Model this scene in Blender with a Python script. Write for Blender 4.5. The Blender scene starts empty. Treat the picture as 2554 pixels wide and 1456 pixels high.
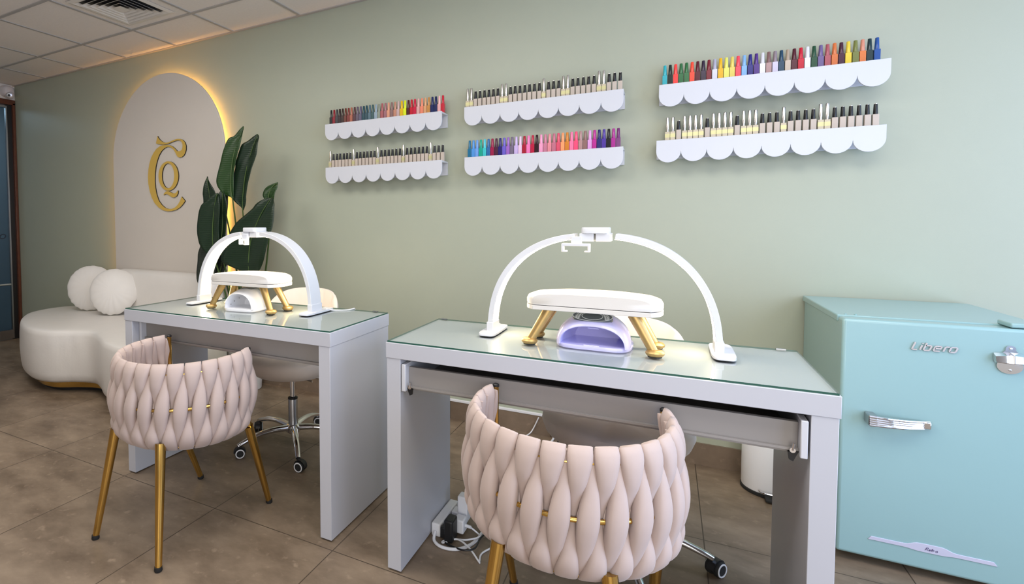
import bpy, bmesh, math, random
from mathutils import Vector, Matrix
PI = math.pi
random.seed(7)
scene = bpy.context.scene
COL = scene.collection

# ------------------------------------------------------------------ helpers
def lin(c):
    return tuple(((x / 12.92) if x <= 0.04045 else ((x + 0.055) / 1.055) ** 2.4) for x in c)

def hexc(h):
    h = h.lstrip('#')
    return lin(tuple(int(h[i:i + 2], 16) / 255 for i in (0, 2, 4)))

class MB:
    """collects shapes and links them as ONE mesh object"""
    def __init__(s):
        s.v, s.f, s.m = [], [], []

    def add(s, vs, fs, mi=0):
        o = len(s.v)
        s.v += [tuple(p) for p in vs]
        s.f += [tuple(i + o for i in f) for f in fs]
        s.m += [mi] * len(fs)
        return s

    def box(s, a, b, mi=0):
        x0, y0, z0 = a
        x1, y1, z1 = b
        vs = [(x0, y0, z0), (x1, y0, z0), (x1, y1, z0), (x0, y1, z0), (x0, y0, z1), (x1, y0, z1), (x1, y1, z1), (x0, y1, z1)]
        return s.add(vs, [(0, 3, 2, 1), (4, 5, 6, 7), (0, 1, 5, 4), (1, 2, 6, 5), (2, 3, 7, 6), (3, 0, 4, 7)], mi)

    def loft(s, rings, mi=0, cap0=True, cap1=True, closed=True):
        n = len(rings[0])
        vs = [p for r in rings for p in r]
        fs = []
        for i in range(len(rings) - 1):
            for j in range(n if closed else n - 1):
                k = (j + 1) % n
                fs.append((i * n + j, i * n + k, (i + 1) * n + k, (i + 1) * n + j))
        if cap0:
            fs.append(tuple(range(n - 1, -1, -1)))
        if cap1:
            fs.append(tuple((len(rings) - 1) * n + j for j in range(n)))
        return s.add(vs, fs, mi)

    def tube(s, pts, r, n=12, mi=0, caps=True, sx=1.0):
        pts = [Vector(p) for p in pts]
        rs = r if isinstance(r, (list, tuple)) else [r] * len(pts)
        t0 = (pts[1] - pts[0]).normalized()
        up = Vector((0, 0, 1)) if abs(t0.z) < 0.9 else Vector((1, 0, 0))
        a = t0.cross(up).normalized()
        rings = []
        for i, p in enumerate(pts):
            if i == 0:
                t = t0
            elif i == len(pts) - 1:
                t = (pts[i] - pts[i - 1]).normalized()
            else:
                t = ((pts[i + 1] - p).normalized() + (p - pts[i - 1]).normalized()).normalized()
            a = (a - t * a.dot(t)).normalized()
            b = t.cross(a)
            rings.append([tuple(p + (a * math.cos(2 * PI * k / n) * sx + b * math.sin(2 * PI * k / n)) * rs[i]) for k in range(n)])
        return s.loft(rings, mi, caps, caps)

    def lathe(s, prof, n=32, c=(0, 0, 0), mi=0, cap0=True, cap1=True):
        rings = [[(c[0] + r * math.cos(2 * PI * k / n), c[1] + r * math.sin(2 * PI * k / n), c[2] + z) for k in range(n)] for r, z in prof]
        return s.loft(rings, mi, cap0, cap1)

    def prism(s, poly, fn, d0, d1, mi=0):
        """poly: 2-D outline; fn(a, b, d) -> 3-D point; extruded from depth d0 to d1"""
        return s.loft([[fn(a, b, d0) for a, b in poly], [fn(a, b, d1) for a, b in poly]], mi)

    def build(s, name, mats, parent=None, smooth=40, bevel=0, seg=2, loc=None, solid=0):
        me = bpy.data.meshes.new(name)
        me.from_pydata(s.v, [], s.f)
        mats = mats if isinstance(mats, (list, tuple)) else [mats]
        for m in mats:
            me.materials.append(m)
        for p, mi in zip(me.polygons, s.m):
            p.material_index = mi
        bm = bmesh.new()
        bm.from_mesh(me)
        bmesh.ops.recalc_face_normals(bm, faces=bm.faces)
        bm.to_mesh(me)
        bm.free()
        if smooth:
            for p in me.polygons:
                p.use_smooth = True
            me.set_sharp_from_angle(angle=math.radians(smooth))
        o = bpy.data.objects.new(name, me)
        COL.objects.link(o)
        if parent:
            o.parent = parent
        if loc:
            o.location = loc
        if bevel:
            md = o.modifiers.new('bevel', 'BEVEL')
            md.width = bevel
            md.segments = seg
            md.limit_method = 'ANGLE'
            md.angle_limit = math.radians(35)
        if solid:
            md = o.modifiers.new('solid', 'SOLIDIFY')
            md.thickness = solid
            md.offset = 0
        return o

def tag(o, label, cat, group=None, kind=None):
    if label:
        o['label'] = label
    if cat:
        o['category'] = cat
    if group:
        o['group'] = group
    if kind:
        o['kind'] = kind
    return o

def thing(name, label, cat, loc=(0, 0, 0), rz=0, group=None):
    o = bpy.data.objects.new(name, None)
    o.empty_display_size = 0.05
    COL.objects.link(o)
    o.location = loc
    o.rotation_euler = (0, 0, rz)
    return tag(o, label, cat, group)

def structure(o, label=None, cat=None):
    o['kind'] = 'structure'
    if label:
        o['label'] = label
        o['category'] = cat
    return o

def smoothpts(pts, sub=6, closed=False):
    """Catmull-Rom through the points"""
    P = [Vector(p) for p in pts]
    n = len(P)
    out = []
    rng = range(n) if closed else range(n - 1)
    for i in rng:
        p0 = P[(i - 1) % n] if (closed or i > 0) else P[0]
        p1, p2 = P[i], P[(i + 1) % n]
        p3 = P[(i + 2) % n] if (closed or i < n - 2) else P[-1]
        for k in range(sub):
            t = k / sub
            out.append(0.5 * ((2 * p1) + (p2 - p0) * t + (2 * p0 - 5 * p1 + 4 * p2 - p3) * t * t + (3 * p1 - p0 - 3 * p2 + p3) * t ** 3))
    if not closed:
        out.append(P[-1])
    return [tuple(p) for p in out]

def copy_tree(o, parent=None):
    c = o.copy()
    COL.objects.link(c)
    c.parent = parent
    for ch in list(o.children):
        copy_tree(ch, c)
    return c

def sgnpow(c, e):
    return math.copysign(abs(c) ** e, c)

def superellipse(a, b, n, e, cx=0, cy=0):
    return [(cx + a * sgnpow(math.cos(2 * PI * k / n), 2 / e), cy + b * sgnpow(math.sin(2 * PI * k / n), 2 / e)) for k in range(n)]

# ---------------------------------------------------------------- materials
def mat(name, col, rough=0.5, metal=0, spec=0.5, sheen=0, coat=0, emit=None, es=0, noise=0, nscale=40, bump=0, bscale=200, alpha=1, trans=0, ior=1.45):
    m = bpy.data.materials.new(name)
    m.use_nodes = True
    nt = m.node_tree
    b = nt.nodes['Principled BSDF']
    b.inputs['Base Color'].default_value = (*col, 1)
    b.inputs['Roughness'].default_value = rough
    b.inputs['Metallic'].default_value = metal
    b.inputs['Specular IOR Level'].default_value = spec
    b.inputs['IOR'].default_value = ior
    if sheen:
        b.inputs['Sheen Weight'].default_value = sheen
        b.inputs['Sheen Roughness'].default_value = 0.4
    if coat:
        b.inputs['Coat Weight'].default_value = coat
        b.inputs['Coat Roughness'].default_value = 0.05
    if emit:
        b.inputs['Emission Color'].default_value = (*emit, 1)
        b.inputs['Emission Strength'].default_value = es
    if trans:
        b.inputs['Transmission Weight'].default_value = trans
    if noise or bump:
        tc = nt.nodes.new('ShaderNodeTexCoord')
    if noise:
        nz = nt.nodes.new('ShaderNodeTexNoise')
        nz.inputs['Scale'].default_value = nscale
        nz.inputs['Detail'].default_value = 4
        nt.links.new(tc.outputs['Object'], nz.inputs['Vector'])
        mx = nt.nodes.new('ShaderNodeMix')
        mx.data_type = 'RGBA'
        mx.inputs['A'].default_value = (*[c * (1 - noise) for c in col], 1)
        mx.inputs['B'].default_value = (*[min(1, c * (1 + noise)) for c in col], 1)
        nt.links.new(nz.outputs['Fac'], mx.inputs['Factor'])
        nt.links.new(mx.outputs['Result'], b.inputs['Base Color'])
    if bump:
        n2 = nt.nodes.new('ShaderNodeTexNoise')
        n2.inputs['Scale'].default_value = bscale
        n2.inputs['Detail'].default_value = 3
        nt.links.new(tc.outputs['Object'], n2.inputs['Vector'])
        bp = nt.nodes.new('ShaderNodeBump')
        bp.inputs['Strength'].default_value = bump
        bp.inputs['Distance'].default_value = 0.004
        nt.links.new(n2.outputs['Fac'], bp.inputs['Height'])
        nt.links.new(bp.outputs['Normal'], b.inputs['Normal'])
    return m

M = {}
M['wall'] = mat('sage_wall_paint', (0.40, 0.428, 0.335), 0.40, spec=0.5, noise=0.02, nscale=6, bump=0.05, bscale=350)
M['white_wall'] = mat('white_wall_paint', (0.72, 0.68, 0.62), 0.7, noise=0.02, nscale=8)
M['plain_wall'] = mat('plain_wall_paint', (0.66, 0.66, 0.66), 0.7)
M['ceiling'] = mat('mineral_ceiling_tile', (0.80, 0.75, 0.70), 0.9, spec=0.1, noise=0.05, nscale=60, bump=0.25, bscale=180)
M['grid'] = mat('ceiling_grid_metal', (0.42, 0.40, 0.38), 0.6)
M['white'] = mat('white_lacquer', (0.62, 0.63, 0.67), 0.32, noise=0.01, nscale=5)
M['desk'] = mat('white_foil_desk', (0.52, 0.53, 0.575), 0.35, noise=0.01, nscale=4)
M['drawer'] = mat('grey_white_board', (0.30, 0.28, 0.265), 0.5, noise=0.02, nscale=9)
M['black'] = mat('black_plastic', (0.012, 0.012, 0.013), 0.4)
M['rubber'] = mat('black_rubber', (0.015, 0.015, 0.015), 0.7)
M['lamp_white'] = mat('lamp_white_plastic', (0.64, 0.655, 0.69), 0.35)
M['plastic'] = mat('white_plastic', (0.80, 0.80, 0.82), 0.3)
M['leather'] = mat('white_leather', (0.70, 0.67, 0.63), 0.42, noise=0.03, nscale=12, bump=0.12, bscale=90)
M['cushion'] = mat('white_satin_fabric', (0.72, 0.69, 0.65), 0.5, sheen=0.3, noise=0.02, nscale=20)
M['velvet'] = mat('blush_velvet', (0.50, 0.40, 0.36), 0.85, spec=0.15, sheen=0.2, noise=0.04, nscale=30, bump=0.05, bscale=900)
M['stool'] = mat('cream_velvet', (0.70, 0.62, 0.565), 0.85, spec=0.15, sheen=0.3, noise=0.03, nscale=25)
M['gold'] = mat('polished_gold', (0.68, 0.43, 0.12), 0.13, 1)
M['brushed_gold'] = mat('brushed_gold_paint', (0.52, 0.35, 0.14), 0.42, 0.85, noise=0.15, nscale=60)
M['letter_gold'] = mat('gold_mirror_acrylic', (0.78, 0.52, 0.11), 0.3, 0.45)
M['letter_edge'] = mat('dark_cut_edge', (0.03, 0.02, 0.01), 0.6)
M['chrome'] = mat('chrome', (0.82, 0.82, 0.84), 0.07, 1)
M['satin_chrome'] = mat('satin_chrome', (0.80, 0.80, 0.86), 0.22, 1)
M['steel'] = mat('grey_steel', (0.45, 0.45, 0.46), 0.3, 1)
M['mint'] = mat('mint_enamel', (0.285, 0.46, 0.47), 0.28, coat=0.3, noise=0.01, nscale=4, bump=0.03, bscale=120)
M['mint_trim'] = mat('lilac_grey_trim', (0.55, 0.55, 0.68), 0.35)
M['wood'] = mat('dark_red_wood', (0.10, 0.035, 0.018), 0.35, noise=0.3, nscale=30)
M['lilac'] = mat('lilac_plastic', (0.60, 0.58, 0.88), 0.22, coat=0.3)
M['pad'] = mat('ivory_leather_pad', (0.70, 0.67, 0.63), 0.45, bump=0.04, bscale=300)
M['panel_grey'] = mat('uv_lamp_display', (0.10, 0.11, 0.11), 0.25)
M['panel_leaf'] = mat('uv_lamp_leaf_print', (0.55, 0.56, 0.52), 0.4)
M['leaf_stem'] = mat('leaf_midrib', (0.055, 0.10, 0.02), 0.5)
M['pot'] = mat('white_ceramic', (0.75, 0.73, 0.70), 0.35)
M['soil'] = mat('potting_soil', (0.03, 0.02, 0.012), 0.95, noise=0.4, nscale=80)
M['nude'] = mat('nude_bottle', (0.53, 0.45, 0.38), 0.35)
M['clear_gold'] = mat('amber_clear_bottle', (0.58, 0.50, 0.36), 0.15, noise=0.1, nscale=90)
M['gold_label'] = mat('pale_gold_label', (0.62, 0.58, 0.30), 0.3, 0.3)
M['silver_cap'] = mat('silver_cap', (0.66, 0.63, 0.60), 0.22, 1)
M['black_cap'] = mat('black_cap', (0.008, 0.008, 0.009), 0.3)
M['led_warm'] = mat('warm_led_strip', (1, 0.7, 0.3), 0.5, emit=(1.0, 0.48, 0.11), es=50)
M['led_lamp'] = mat('lamp_led_diffuser', (1, 0.95, 0.85), 0.5, emit=(1.0, 0.80, 0.52), es=32)
M['purple_ink'] = mat('purple_ink', (0.06, 0.04, 0.14), 0.5)
M['dark_ink'] = mat('dark_vinyl', (0.02, 0.03, 0.05), 0.5)
M['baseboard'] = None

def glass_mat(name, tint, gloss=0.08):
    """thin clear pane: tinted see-through plus a fresnel reflection"""
    m = bpy.data.materials.new(name)
    m.use_nodes = True
    nt = m.node_tree
    nt.nodes.remove(nt.nodes['Principled BSDF'])
    out = nt.nodes['Material Output']
    tr = nt.nodes.new('ShaderNodeBsdfTransparent')
    tr.inputs['Color'].default_value = (*tint, 1)
    gl = nt.nodes.new('ShaderNodeBsdfGlossy')
    gl.inputs['Roughness'].default_value = 0.015
    fr = nt.nodes.new('ShaderNodeFresnel')
    fr.inputs['IOR'].default_value = 1.5
    mx = nt.nodes.new('ShaderNodeMixShader')
    ge = nt.nodes.new('ShaderNodeNewGeometry')
    iv = nt.nodes.new('ShaderNodeMath')          # reflection only where the ray enters the pane
    iv.operation = 'SUBTRACT'
    iv.inputs[0].default_value = 1.0
    nt.links.new(ge.outputs['Backfacing'], iv.inputs[1])
    mu = nt.nodes.new('ShaderNodeMath')
    mu.operation = 'MULTIPLY'
    nt.links.new(fr.outputs['Fac'], mu.inputs[0])
    nt.links.new(iv.outputs[0], mu.inputs[1])
    nt.links.new(mu.outputs[0], mx.inputs['Fac'])
    nt.links.new(tr.outputs[0], mx.inputs[1])
    nt.links.new(gl.outputs[0], mx.inputs[2])
    nt.links.new(mx.outputs[0], out.inputs['Surface'])
    return m

M['glass_top'] = glass_mat('clear_desk_glass', (0.955, 0.98, 0.965))
M['glass_edge'] = mat('green_glass_edge', (0.03, 0.10, 0.075), 0.15)
M['door_glass'] = glass_mat('blue_tinted_door_glass', (0.60, 0.70, 0.76))

def tile_mat(name, bw, bh, ox, oy, gy, mortar, c1, c2, cg):
    """travertine-look stone tiles laid in a straight grid"""
    m = bpy.data.materials.new(name)
    m.use_nodes = True
    nt = m.node_tree
    b = nt.nodes['Principled BSDF']
    tc = nt.nodes.new('ShaderNodeTexCoord')
    mp = nt.nodes.new('ShaderNodeMapping')
    mp.inputs['Location'].default_value = (-ox, -oy, 0)
    nt.links.new(tc.outputs['Object'], mp.inputs['Vector'])
    br = nt.nodes.new('ShaderNodeTexBrick')
    br.offset = 0
    br.squash = 1
    br.inputs['Scale'].default_value = 1
    br.inputs['Brick Width'].default_value = bw
    br.inputs['Row Height'].default_value = bh
    br.inputs['Mortar Size'].default_value = mortar
    br.inputs['Mortar Smooth'].default_value = 0.2
    br.inputs['Color1'].default_value = (0.45, 0.45, 0.45, 1)
    br.inputs['Color2'].default_value = (0.58, 0.58, 0.58, 1)
    br.inputs['Mortar'].default_value = (0, 0, 0, 1)
    nt.links.new(mp.outputs['Vector'], br.inputs['Vector'])
    mp2 = nt.nodes.new('ShaderNodeMapping')
    mp2.inputs['Scale'].default_value = (1.0, 1.8, 1.0)
    mp2.inputs['Rotation'].default_value = (0, 0, 0.5)
    nt.links.new(tc.outputs['Object'], mp2.inputs['Vector'])
    nz = nt.nodes.new('ShaderNodeTexNoise')
    nz.inputs['Scale'].default_value = 3.2
    nz.inputs['Detail'].default_value = 8
    nz.inputs['Roughness'].default_value = 0.62
    nt.links.new(mp2.outputs['Vector'], nz.inputs['Vector'])
    cr = nt.nodes.new('ShaderNodeValToRGB')
    cr.color_ramp.elements[0].position = 0.30
    cr.color_ramp.elements[0].color = (*c1, 1)
    cr.color_ramp.elements[1].position = 0.72
    cr.color_ramp.elements[1].color = (*c2, 1)
    nt.links.new(nz.outputs['Fac'], cr.inputs['Fac'])
    n3 = nt.nodes.new('ShaderNodeTexNoise')
    n3.inputs['Scale'].default_value = 26
    n3.inputs['Detail'].default_value = 6
    nt.links.new(tc.outputs['Object'], n3.inputs['Vector'])
    cr3 = nt.nodes.new('ShaderNodeValToRGB')
    cr3.color_ramp.elements[0].position = 0.60
    cr3.color_ramp.elements[0].color = (0, 0, 0, 1)
    cr3.color_ramp.elements[1].position = 0.74
    cr3.color_ramp.elements[1].color = (1, 1, 1, 1)
    nt.links.new(n3.outputs['Fac'], cr3.inputs['Fac'])
    mxp = nt.nodes.new('ShaderNodeMix')
    mxp.data_type = 'RGBA'
    mxp.inputs['B'].default_value = (*[min(1, c * 1.25) for c in c2], 1)
    nt.links.new(cr.outputs['Color'], mxp.inputs['A'])
    mulp = nt.nodes.new('ShaderNodeMath')
    mulp.operation = 'MULTIPLY'
    mulp.inputs[1].default_value = 0.5
    nt.links.new(cr3.outputs['Color'], mulp.inputs[0])
    nt.links.new(mulp.outputs[0], mxp.inputs['Factor'])
    mx0 = nt.nodes.new('ShaderNodeMix')
    mx0.data_type = 'RGBA'
    mx0.blend_type = 'OVERLAY'
    mx0.inputs['Factor'].default_value = 0.5
    nt.links.new(mxp.outputs['Result'], mx0.inputs['A'])
    nt.links.new(br.outputs['Color'], mx0.inputs['B'])
    mx = nt.nodes.new('ShaderNodeMix')
    mx.data_type = 'RGBA'
    mx.inputs['B'].default_value = (*cg, 1)
    nt.links.new(mx0.outputs['Result'], mx.inputs['A'])
    nt.links.new(br.outputs['Fac'], mx.inputs['Factor'])
    nt.links.new(mx.outputs['Result'], b.inputs['Base Color'])
    b.inputs['Roughness'].default_value = 0.42
    b.inputs['Specular IOR Level'].default_value = 0.35
    bp = nt.nodes.new('ShaderNodeBump')
    bp.inputs['Strength'].default_value = 0.08
    bp.inputs['Distance'].default_value = 0.003
    nt.links.new(nz.outputs['Fac'], bp.inputs['Height'])
    nt.links.new(bp.outputs['Normal'], b.inputs['Normal'])
    return m

M['floor'] = tile_mat('stone_floor_tile', 0.583, 0.72, -1.03, -1.437, 0, 0.0022, (0.125, 0.088, 0.058), (0.31, 0.235, 0.165), (0.075, 0.054, 0.037))
M['baseboard'] = tile_mat('stone_skirting_tile', 0.583, 0.72, -1.03 - 0.09, -1.437, 0, 0.003, (0.16, 0.115, 0.08), (0.28, 0.21, 0.15), (0.07, 0.05, 0.035))

def leaf_mat(name, dark, light):
    """glossy leaf with fine cross veins"""
    m = mat(name, dark, 0.38, spec=0.5)
    nt = m.node_tree
    b = nt.nodes['Principled BSDF']
    tc = nt.nodes.new('ShaderNodeTexCoord')
    wv = nt.nodes.new('ShaderNodeTexWave')
    wv.bands_direction = 'Z'
    wv.inputs['Scale'].default_value = 22
    wv.inputs['Distortion'].default_value = 3
    wv.inputs['Detail'].default_value = 2
    nt.links.new(tc.outputs['Object'], wv.inputs['Vector'])
    mx = nt.nodes.new('ShaderNodeMix')
    mx.data_type = 'RGBA'
    mx.inputs['A'].default_value = (*dark, 1)
    mx.inputs['B'].default_value = (*light, 1)
    nt.links.new(wv.outputs['Fac'], mx.inputs['Factor'])
    nt.links.new(mx.outputs['Result'], b.inputs['Base Color'])
    bp = nt.nodes.new('ShaderNodeBump')
    bp.inputs['Strength'].default_value = 0.12
    bp.inputs['Distance'].default_value = 0.004
    nt.links.new(wv.outputs['Fac'], bp.inputs['Height'])
    nt.links.new(bp.outputs['Normal'], b.inputs['Normal'])
    return m

M['leaf'] = leaf_mat('dark_green_leaf', (0.008, 0.021, 0.010), (0.011, 0.028, 0.012))
M['leaf_bright'] = leaf_mat('mid_green_leaf', (0.014, 0.042, 0.009), (0.020, 0.055, 0.012))
M['leaf_dry'] = leaf_mat('dull_green_leaf', (0.020, 0.027, 0.020), (0.026, 0.034, 0.025))

# traced outlines, metres in the wall plane
LOGO_C=[(-3.6080,1.8920),(-3.5970,1.8760),(-3.5800,1.8590),(-3.5530,1.8420),(-3.5190,1.8310),(-3.4920,1.8300),(-3.4580,1.8350),(-3.4180,1.8450),(-3.3840,1.8500),(-3.3510,1.8480),(-3.3190,1.8390),(-3.2930,1.8170),(-3.2810,1.7890),(-3.2820,1.7600),(-3.2930,1.7340),(-3.3090,1.7150),(-3.3330,1.7040),(-3.3590,1.7020),(-3.3780,1.7100),(-3.3910,1.7250),(-3.4010,1.7410),(-3.4200,1.7660),(-3.4430,1.7840),(-3.4730,1.7950),(-3.5000,1.7960),(-3.5310,1.7870),(-3.5630,1.7690),(-3.5950,1.7360),(-3.6210,1.6910),(-3.6380,1.6450),(-3.6490,1.5890),(-3.6530,1.5280),(-3.6480,1.4750),(-3.6340,1.4180),(-3.6110,1.3700),(-3.5770,1.3360),(-3.5360,1.3100),(-3.5020,1.3010),(-3.4620,1.2990),(-3.4210,1.3100),(-3.3870,1.3320),(-3.3630,1.3590),(-3.3420,1.3940),(-3.3040,1.3600),(-3.3270,1.3360),(-3.3610,1.3110),(-3.4080,1.2910),(-3.4620,1.2820),(-3.5100,1.2810),(-3.5640,1.2920),(-3.6130,1.3140),(-3.6610,1.3500),(-3.6940,1.3960),(-3.7180,1.4490),(-3.7330,1.5120),(-3.7360,1.5690),(-3.7270,1.6310),(-3.7130,1.6780),(-3.6900,1.7240),(-3.6610,1.7590),(-3.6240,1.7900),(-3.5820,1.8080),(-3.5470,1.8130),(-3.4930,1.8110),(-3.4660,1.8080),(-3.4320,1.7940),(-3.4060,1.7760),(-3.3800,1.7540),(-3.3540,1.7520),(-3.3310,1.7590),(-3.3210,1.7760),(-3.3190,1.7990),(-3.3260,1.8180),(-3.3420,1.8320),(-3.3650,1.8380),(-3.3910,1.8370),(-3.4310,1.8310),(-3.4720,1.8220),(-3.4990,1.8180),(-3.5330,1.8170),(-3.5750,1.8220),(-3.6090,1.8280),(-3.6280,1.8350),(-3.6180,1.8640)]
LOGO_QO=[(-3.3740,1.5580),(-3.3760,1.5380),(-3.3820,1.5190),(-3.3910,1.5010),(-3.4030,1.4840),(-3.4170,1.4710),(-3.4340,1.4600),(-3.4530,1.4520),(-3.4730,1.4470),(-3.4930,1.4460),(-3.5130,1.4480),(-3.5330,1.4540),(-3.5510,1.4640),(-3.5680,1.4760),(-3.5820,1.4920),(-3.5930,1.5090),(-3.6020,1.5280),(-3.6060,1.5490),(-3.6070,1.5690),(-3.6050,1.5900),(-3.5990,1.6100),(-3.5890,1.6280),(-3.5770,1.6440),(-3.5620,1.6580),(-3.5440,1.6690),(-3.5260,1.6760),(-3.5060,1.6810),(-3.4850,1.6810),(-3.4650,1.6780),(-3.4460,1.6720),(-3.4280,1.6620),(-3.4120,1.6490),(-3.3980,1.6340),(-3.3870,1.6170),(-3.3800,1.5980),(-3.3750,1.5780)]
LOGO_QI=[(-3.4210,1.5620),(-3.4230,1.5450),(-3.4260,1.5280),(-3.4320,1.5130),(-3.4400,1.4990),(-3.4490,1.4870),(-3.4590,1.4780),(-3.4710,1.4710),(-3.4830,1.4670),(-3.4960,1.4660),(-3.5080,1.4680),(-3.5200,1.4730),(-3.5310,1.4810),(-3.5410,1.4910),(-3.5500,1.5040),(-3.5570,1.5180),(-3.5620,1.5340),(-3.5640,1.5510),(-3.5650,1.5690),(-3.5630,1.5860),(-3.5590,1.6030),(-3.5540,1.6180),(-3.5460,1.6320),(-3.5360,1.6440),(-3.5260,1.6530),(-3.5140,1.6600),(-3.5020,1.6630),(-3.4890,1.6640),(-3.4770,1.6620),(-3.4650,1.6570),(-3.4540,1.6490),(-3.4440,1.6380),(-3.4360,1.6260),(-3.4290,1.6110),(-3.4240,1.5960),(-3.4220,1.5790)]
LOGO_QT=[(-3.5520,1.4120),(-3.5450,1.4270),(-3.5250,1.4400),(-3.4980,1.4440),(-3.4770,1.4370),(-3.4440,1.4240),(-3.4170,1.4230),(-3.3970,1.4320),(-3.3870,1.4450),(-3.3800,1.4420),(-3.3840,1.4200),(-3.4010,1.3990),(-3.4280,1.3900),(-3.4550,1.3930),(-3.4780,1.4060),(-3.5050,1.4180),(-3.5290,1.4200)]
LEAF_a=(-0.30,0.72,[(-2.5170,1.8390,-2.5160,1.8390),(-2.5390,1.8190,-2.5050,1.8160),(-2.5790,1.7760,-2.5060,1.7700),(-2.6070,1.7640,-2.5070,1.7560),(-2.6230,1.7400,-2.5110,1.7310),(-2.6400,1.7010,-2.5200,1.6920),(-2.6580,1.6590,-2.5300,1.6500),(-2.6770,1.5940,-2.5440,1.5860),(-2.6930,1.5360,-2.5560,1.5290),(-2.7000,1.4920,-2.5600,1.4860),(-2.6970,1.4550,-2.5630,1.4490),(-2.6790,1.4170,-2.5640,1.4130),(-2.6400,1.3790,-2.5630,1.3770),(-2.5760,1.3520,-2.5630,1.3510)])
LEAF_b=(-0.26,0.60,[(-2.4210,1.7820,-2.4180,1.7820),(-2.4500,1.7640,-2.3920,1.7590),(-2.4840,1.7380,-2.3890,1.7300),(-2.5230,1.7150,-2.3900,1.7050),(-2.5440,1.6630,-2.3930,1.6520),(-2.5560,1.6270,-2.4060,1.6170),(-2.5700,1.5910,-2.4190,1.5820),(-2.5750,1.5550,-2.4310,1.5470),(-2.5860,1.5190,-2.4390,1.5120),(-2.5920,1.4460,-2.4660,1.4410),(-2.5960,1.3720,-2.4840,1.3690),(-2.5900,1.3430,-2.4870,1.3400),(-2.5610,1.3120,-2.4930,1.3110),(-2.5370,1.2900,-2.5010,1.2890),(-2.5250,1.2690,-2.5150,1.2690)])
LEAF_c=(-0.22,0.45,[(-2.9180,1.5220,-2.9140,1.5220),(-2.9320,1.4930,-2.8900,1.4910),(-2.9350,1.4620,-2.8620,1.4590),(-2.9370,1.4230,-2.8280,1.4190),(-2.9410,1.3920,-2.8040,1.3880),(-2.9330,1.3530,-2.7920,1.3490),(-2.9240,1.3060,-2.7890,1.3030),(-2.9130,1.2280,-2.7950,1.2270),(-2.8720,1.1500,-2.8180,1.1500)])
LEAF_d=(-0.36,0.62,[(-2.6900,1.3890,-2.6820,1.3890),(-2.7180,1.3790,-2.6650,1.3770),(-2.7410,1.3580,-2.6540,1.3550),(-2.7730,1.3290,-2.6460,1.3260),(-2.7960,1.3080,-2.6420,1.3040),(-2.8160,1.2630,-2.6370,1.2610),(-2.8280,1.2110,-2.6340,1.2100),(-2.8330,1.1670,-2.6330,1.1660),(-2.8300,1.1220,-2.6340,1.1220),(-2.8190,1.0770,-2.6350,1.0790),(-2.8050,1.0320,-2.6430,1.0350),(-2.7720,0.9880,-2.6600,0.9910),(-2.7210,0.9450,-2.6860,0.9460)])
LEAF_e=(-0.30,0.50,[(-2.7690,1.1060,-2.7630,1.1060),(-2.8650,1.0600,-2.6960,1.0610),(-2.8880,1.0060,-2.6840,1.0090),(-2.9040,0.9590,-2.6920,0.9640),(-2.9120,0.9050,-2.7120,0.9120),(-2.9160,0.8430,-2.7340,0.8510),(-2.9140,0.7660,-2.7670,0.7740),(-2.8850,0.7210,-2.8000,0.7260)])
LEAF_f=(-0.33,0.55,[(-2.6660,1.4260,-2.6620,1.4260),(-2.6800,1.4010,-2.6440,1.4000),(-2.6870,1.3720,-2.6210,1.3700),(-2.6980,1.2990,-2.5970,1.2970),(-2.7090,1.2250,-2.5920,1.2240),(-2.7200,1.1510,-2.5940,1.1510),(-2.7230,1.0920,-2.6090,1.0930),(-2.7040,1.0400,-2.6280,1.0410),(-2.6690,1.0040,-2.6440,1.0040)])
LEAF_g=(-0.28,0.60,[(-2.6390,1.4980,-2.6330,1.4980),(-2.6550,1.4770,-2.6270,1.4750),(-2.6780,1.4480,-2.6270,1.4460),(-2.6930,1.4120,-2.6290,1.4090),(-2.6990,1.3600,-2.6340,1.3580),(-2.6870,1.3000,-2.6420,1.2990),(-2.6680,1.2400,-2.6480,1.2400)])
LEAF_h=(-0.34,0.52,[(-2.2700,1.3460,-2.2420,1.3460),(-2.3160,1.3320,-2.2150,1.3300),(-2.3580,1.3060,-2.1970,1.3020),(-2.3780,1.2780,-2.1920,1.2740),(-2.4310,1.2360,-2.1870,1.2330),(-2.4880,1.1940,-2.1880,1.1920),(-2.5280,1.1510,-2.1910,1.1510),(-2.5480,1.1220,-2.1980,1.1240),(-2.5730,1.0790,-2.2100,1.0820),(-2.6020,1.0050,-2.2320,1.0130),(-2.6180,0.9470,-2.2520,0.9570),(-2.6040,0.9180,-2.2660,0.9280),(-2.5430,0.8910,-2.2820,0.9000),(-2.4760,0.8680,-2.2990,0.8750),(-2.4290,0.8530,-2.3270,0.8570)])
LEAF_i=(-0.24,0.45,[(-2.2660,1.4510,-2.2540,1.4510),(-2.2940,1.4410,-2.2420,1.4380),(-2.3290,1.4220,-2.2410,1.4190),(-2.3550,1.3940,-2.2470,1.3910),(-2.3580,1.3660,-2.2550,1.3630),(-2.3310,1.3290,-2.2680,1.3280),(-2.3080,1.3040,-2.2810,1.3030)])
LEAF_j=(-0.27,0.50,[(-2.6860,1.0380,-2.6800,1.0380),(-2.7190,1.0000,-2.6700,1.0010),(-2.7520,0.9390,-2.6640,0.9410),(-2.7790,0.8840,-2.6610,0.8890),(-2.7910,0.8460,-2.6820,0.8500),(-2.7970,0.7920,-2.7040,0.7960),(-2.7830,0.7390,-2.7260,0.7420)])
P_WIN, P_FRONT, P_CEIL, P_WORLD, EXPOSURE = 112, 74, 31, 0.5, -0.24

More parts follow.
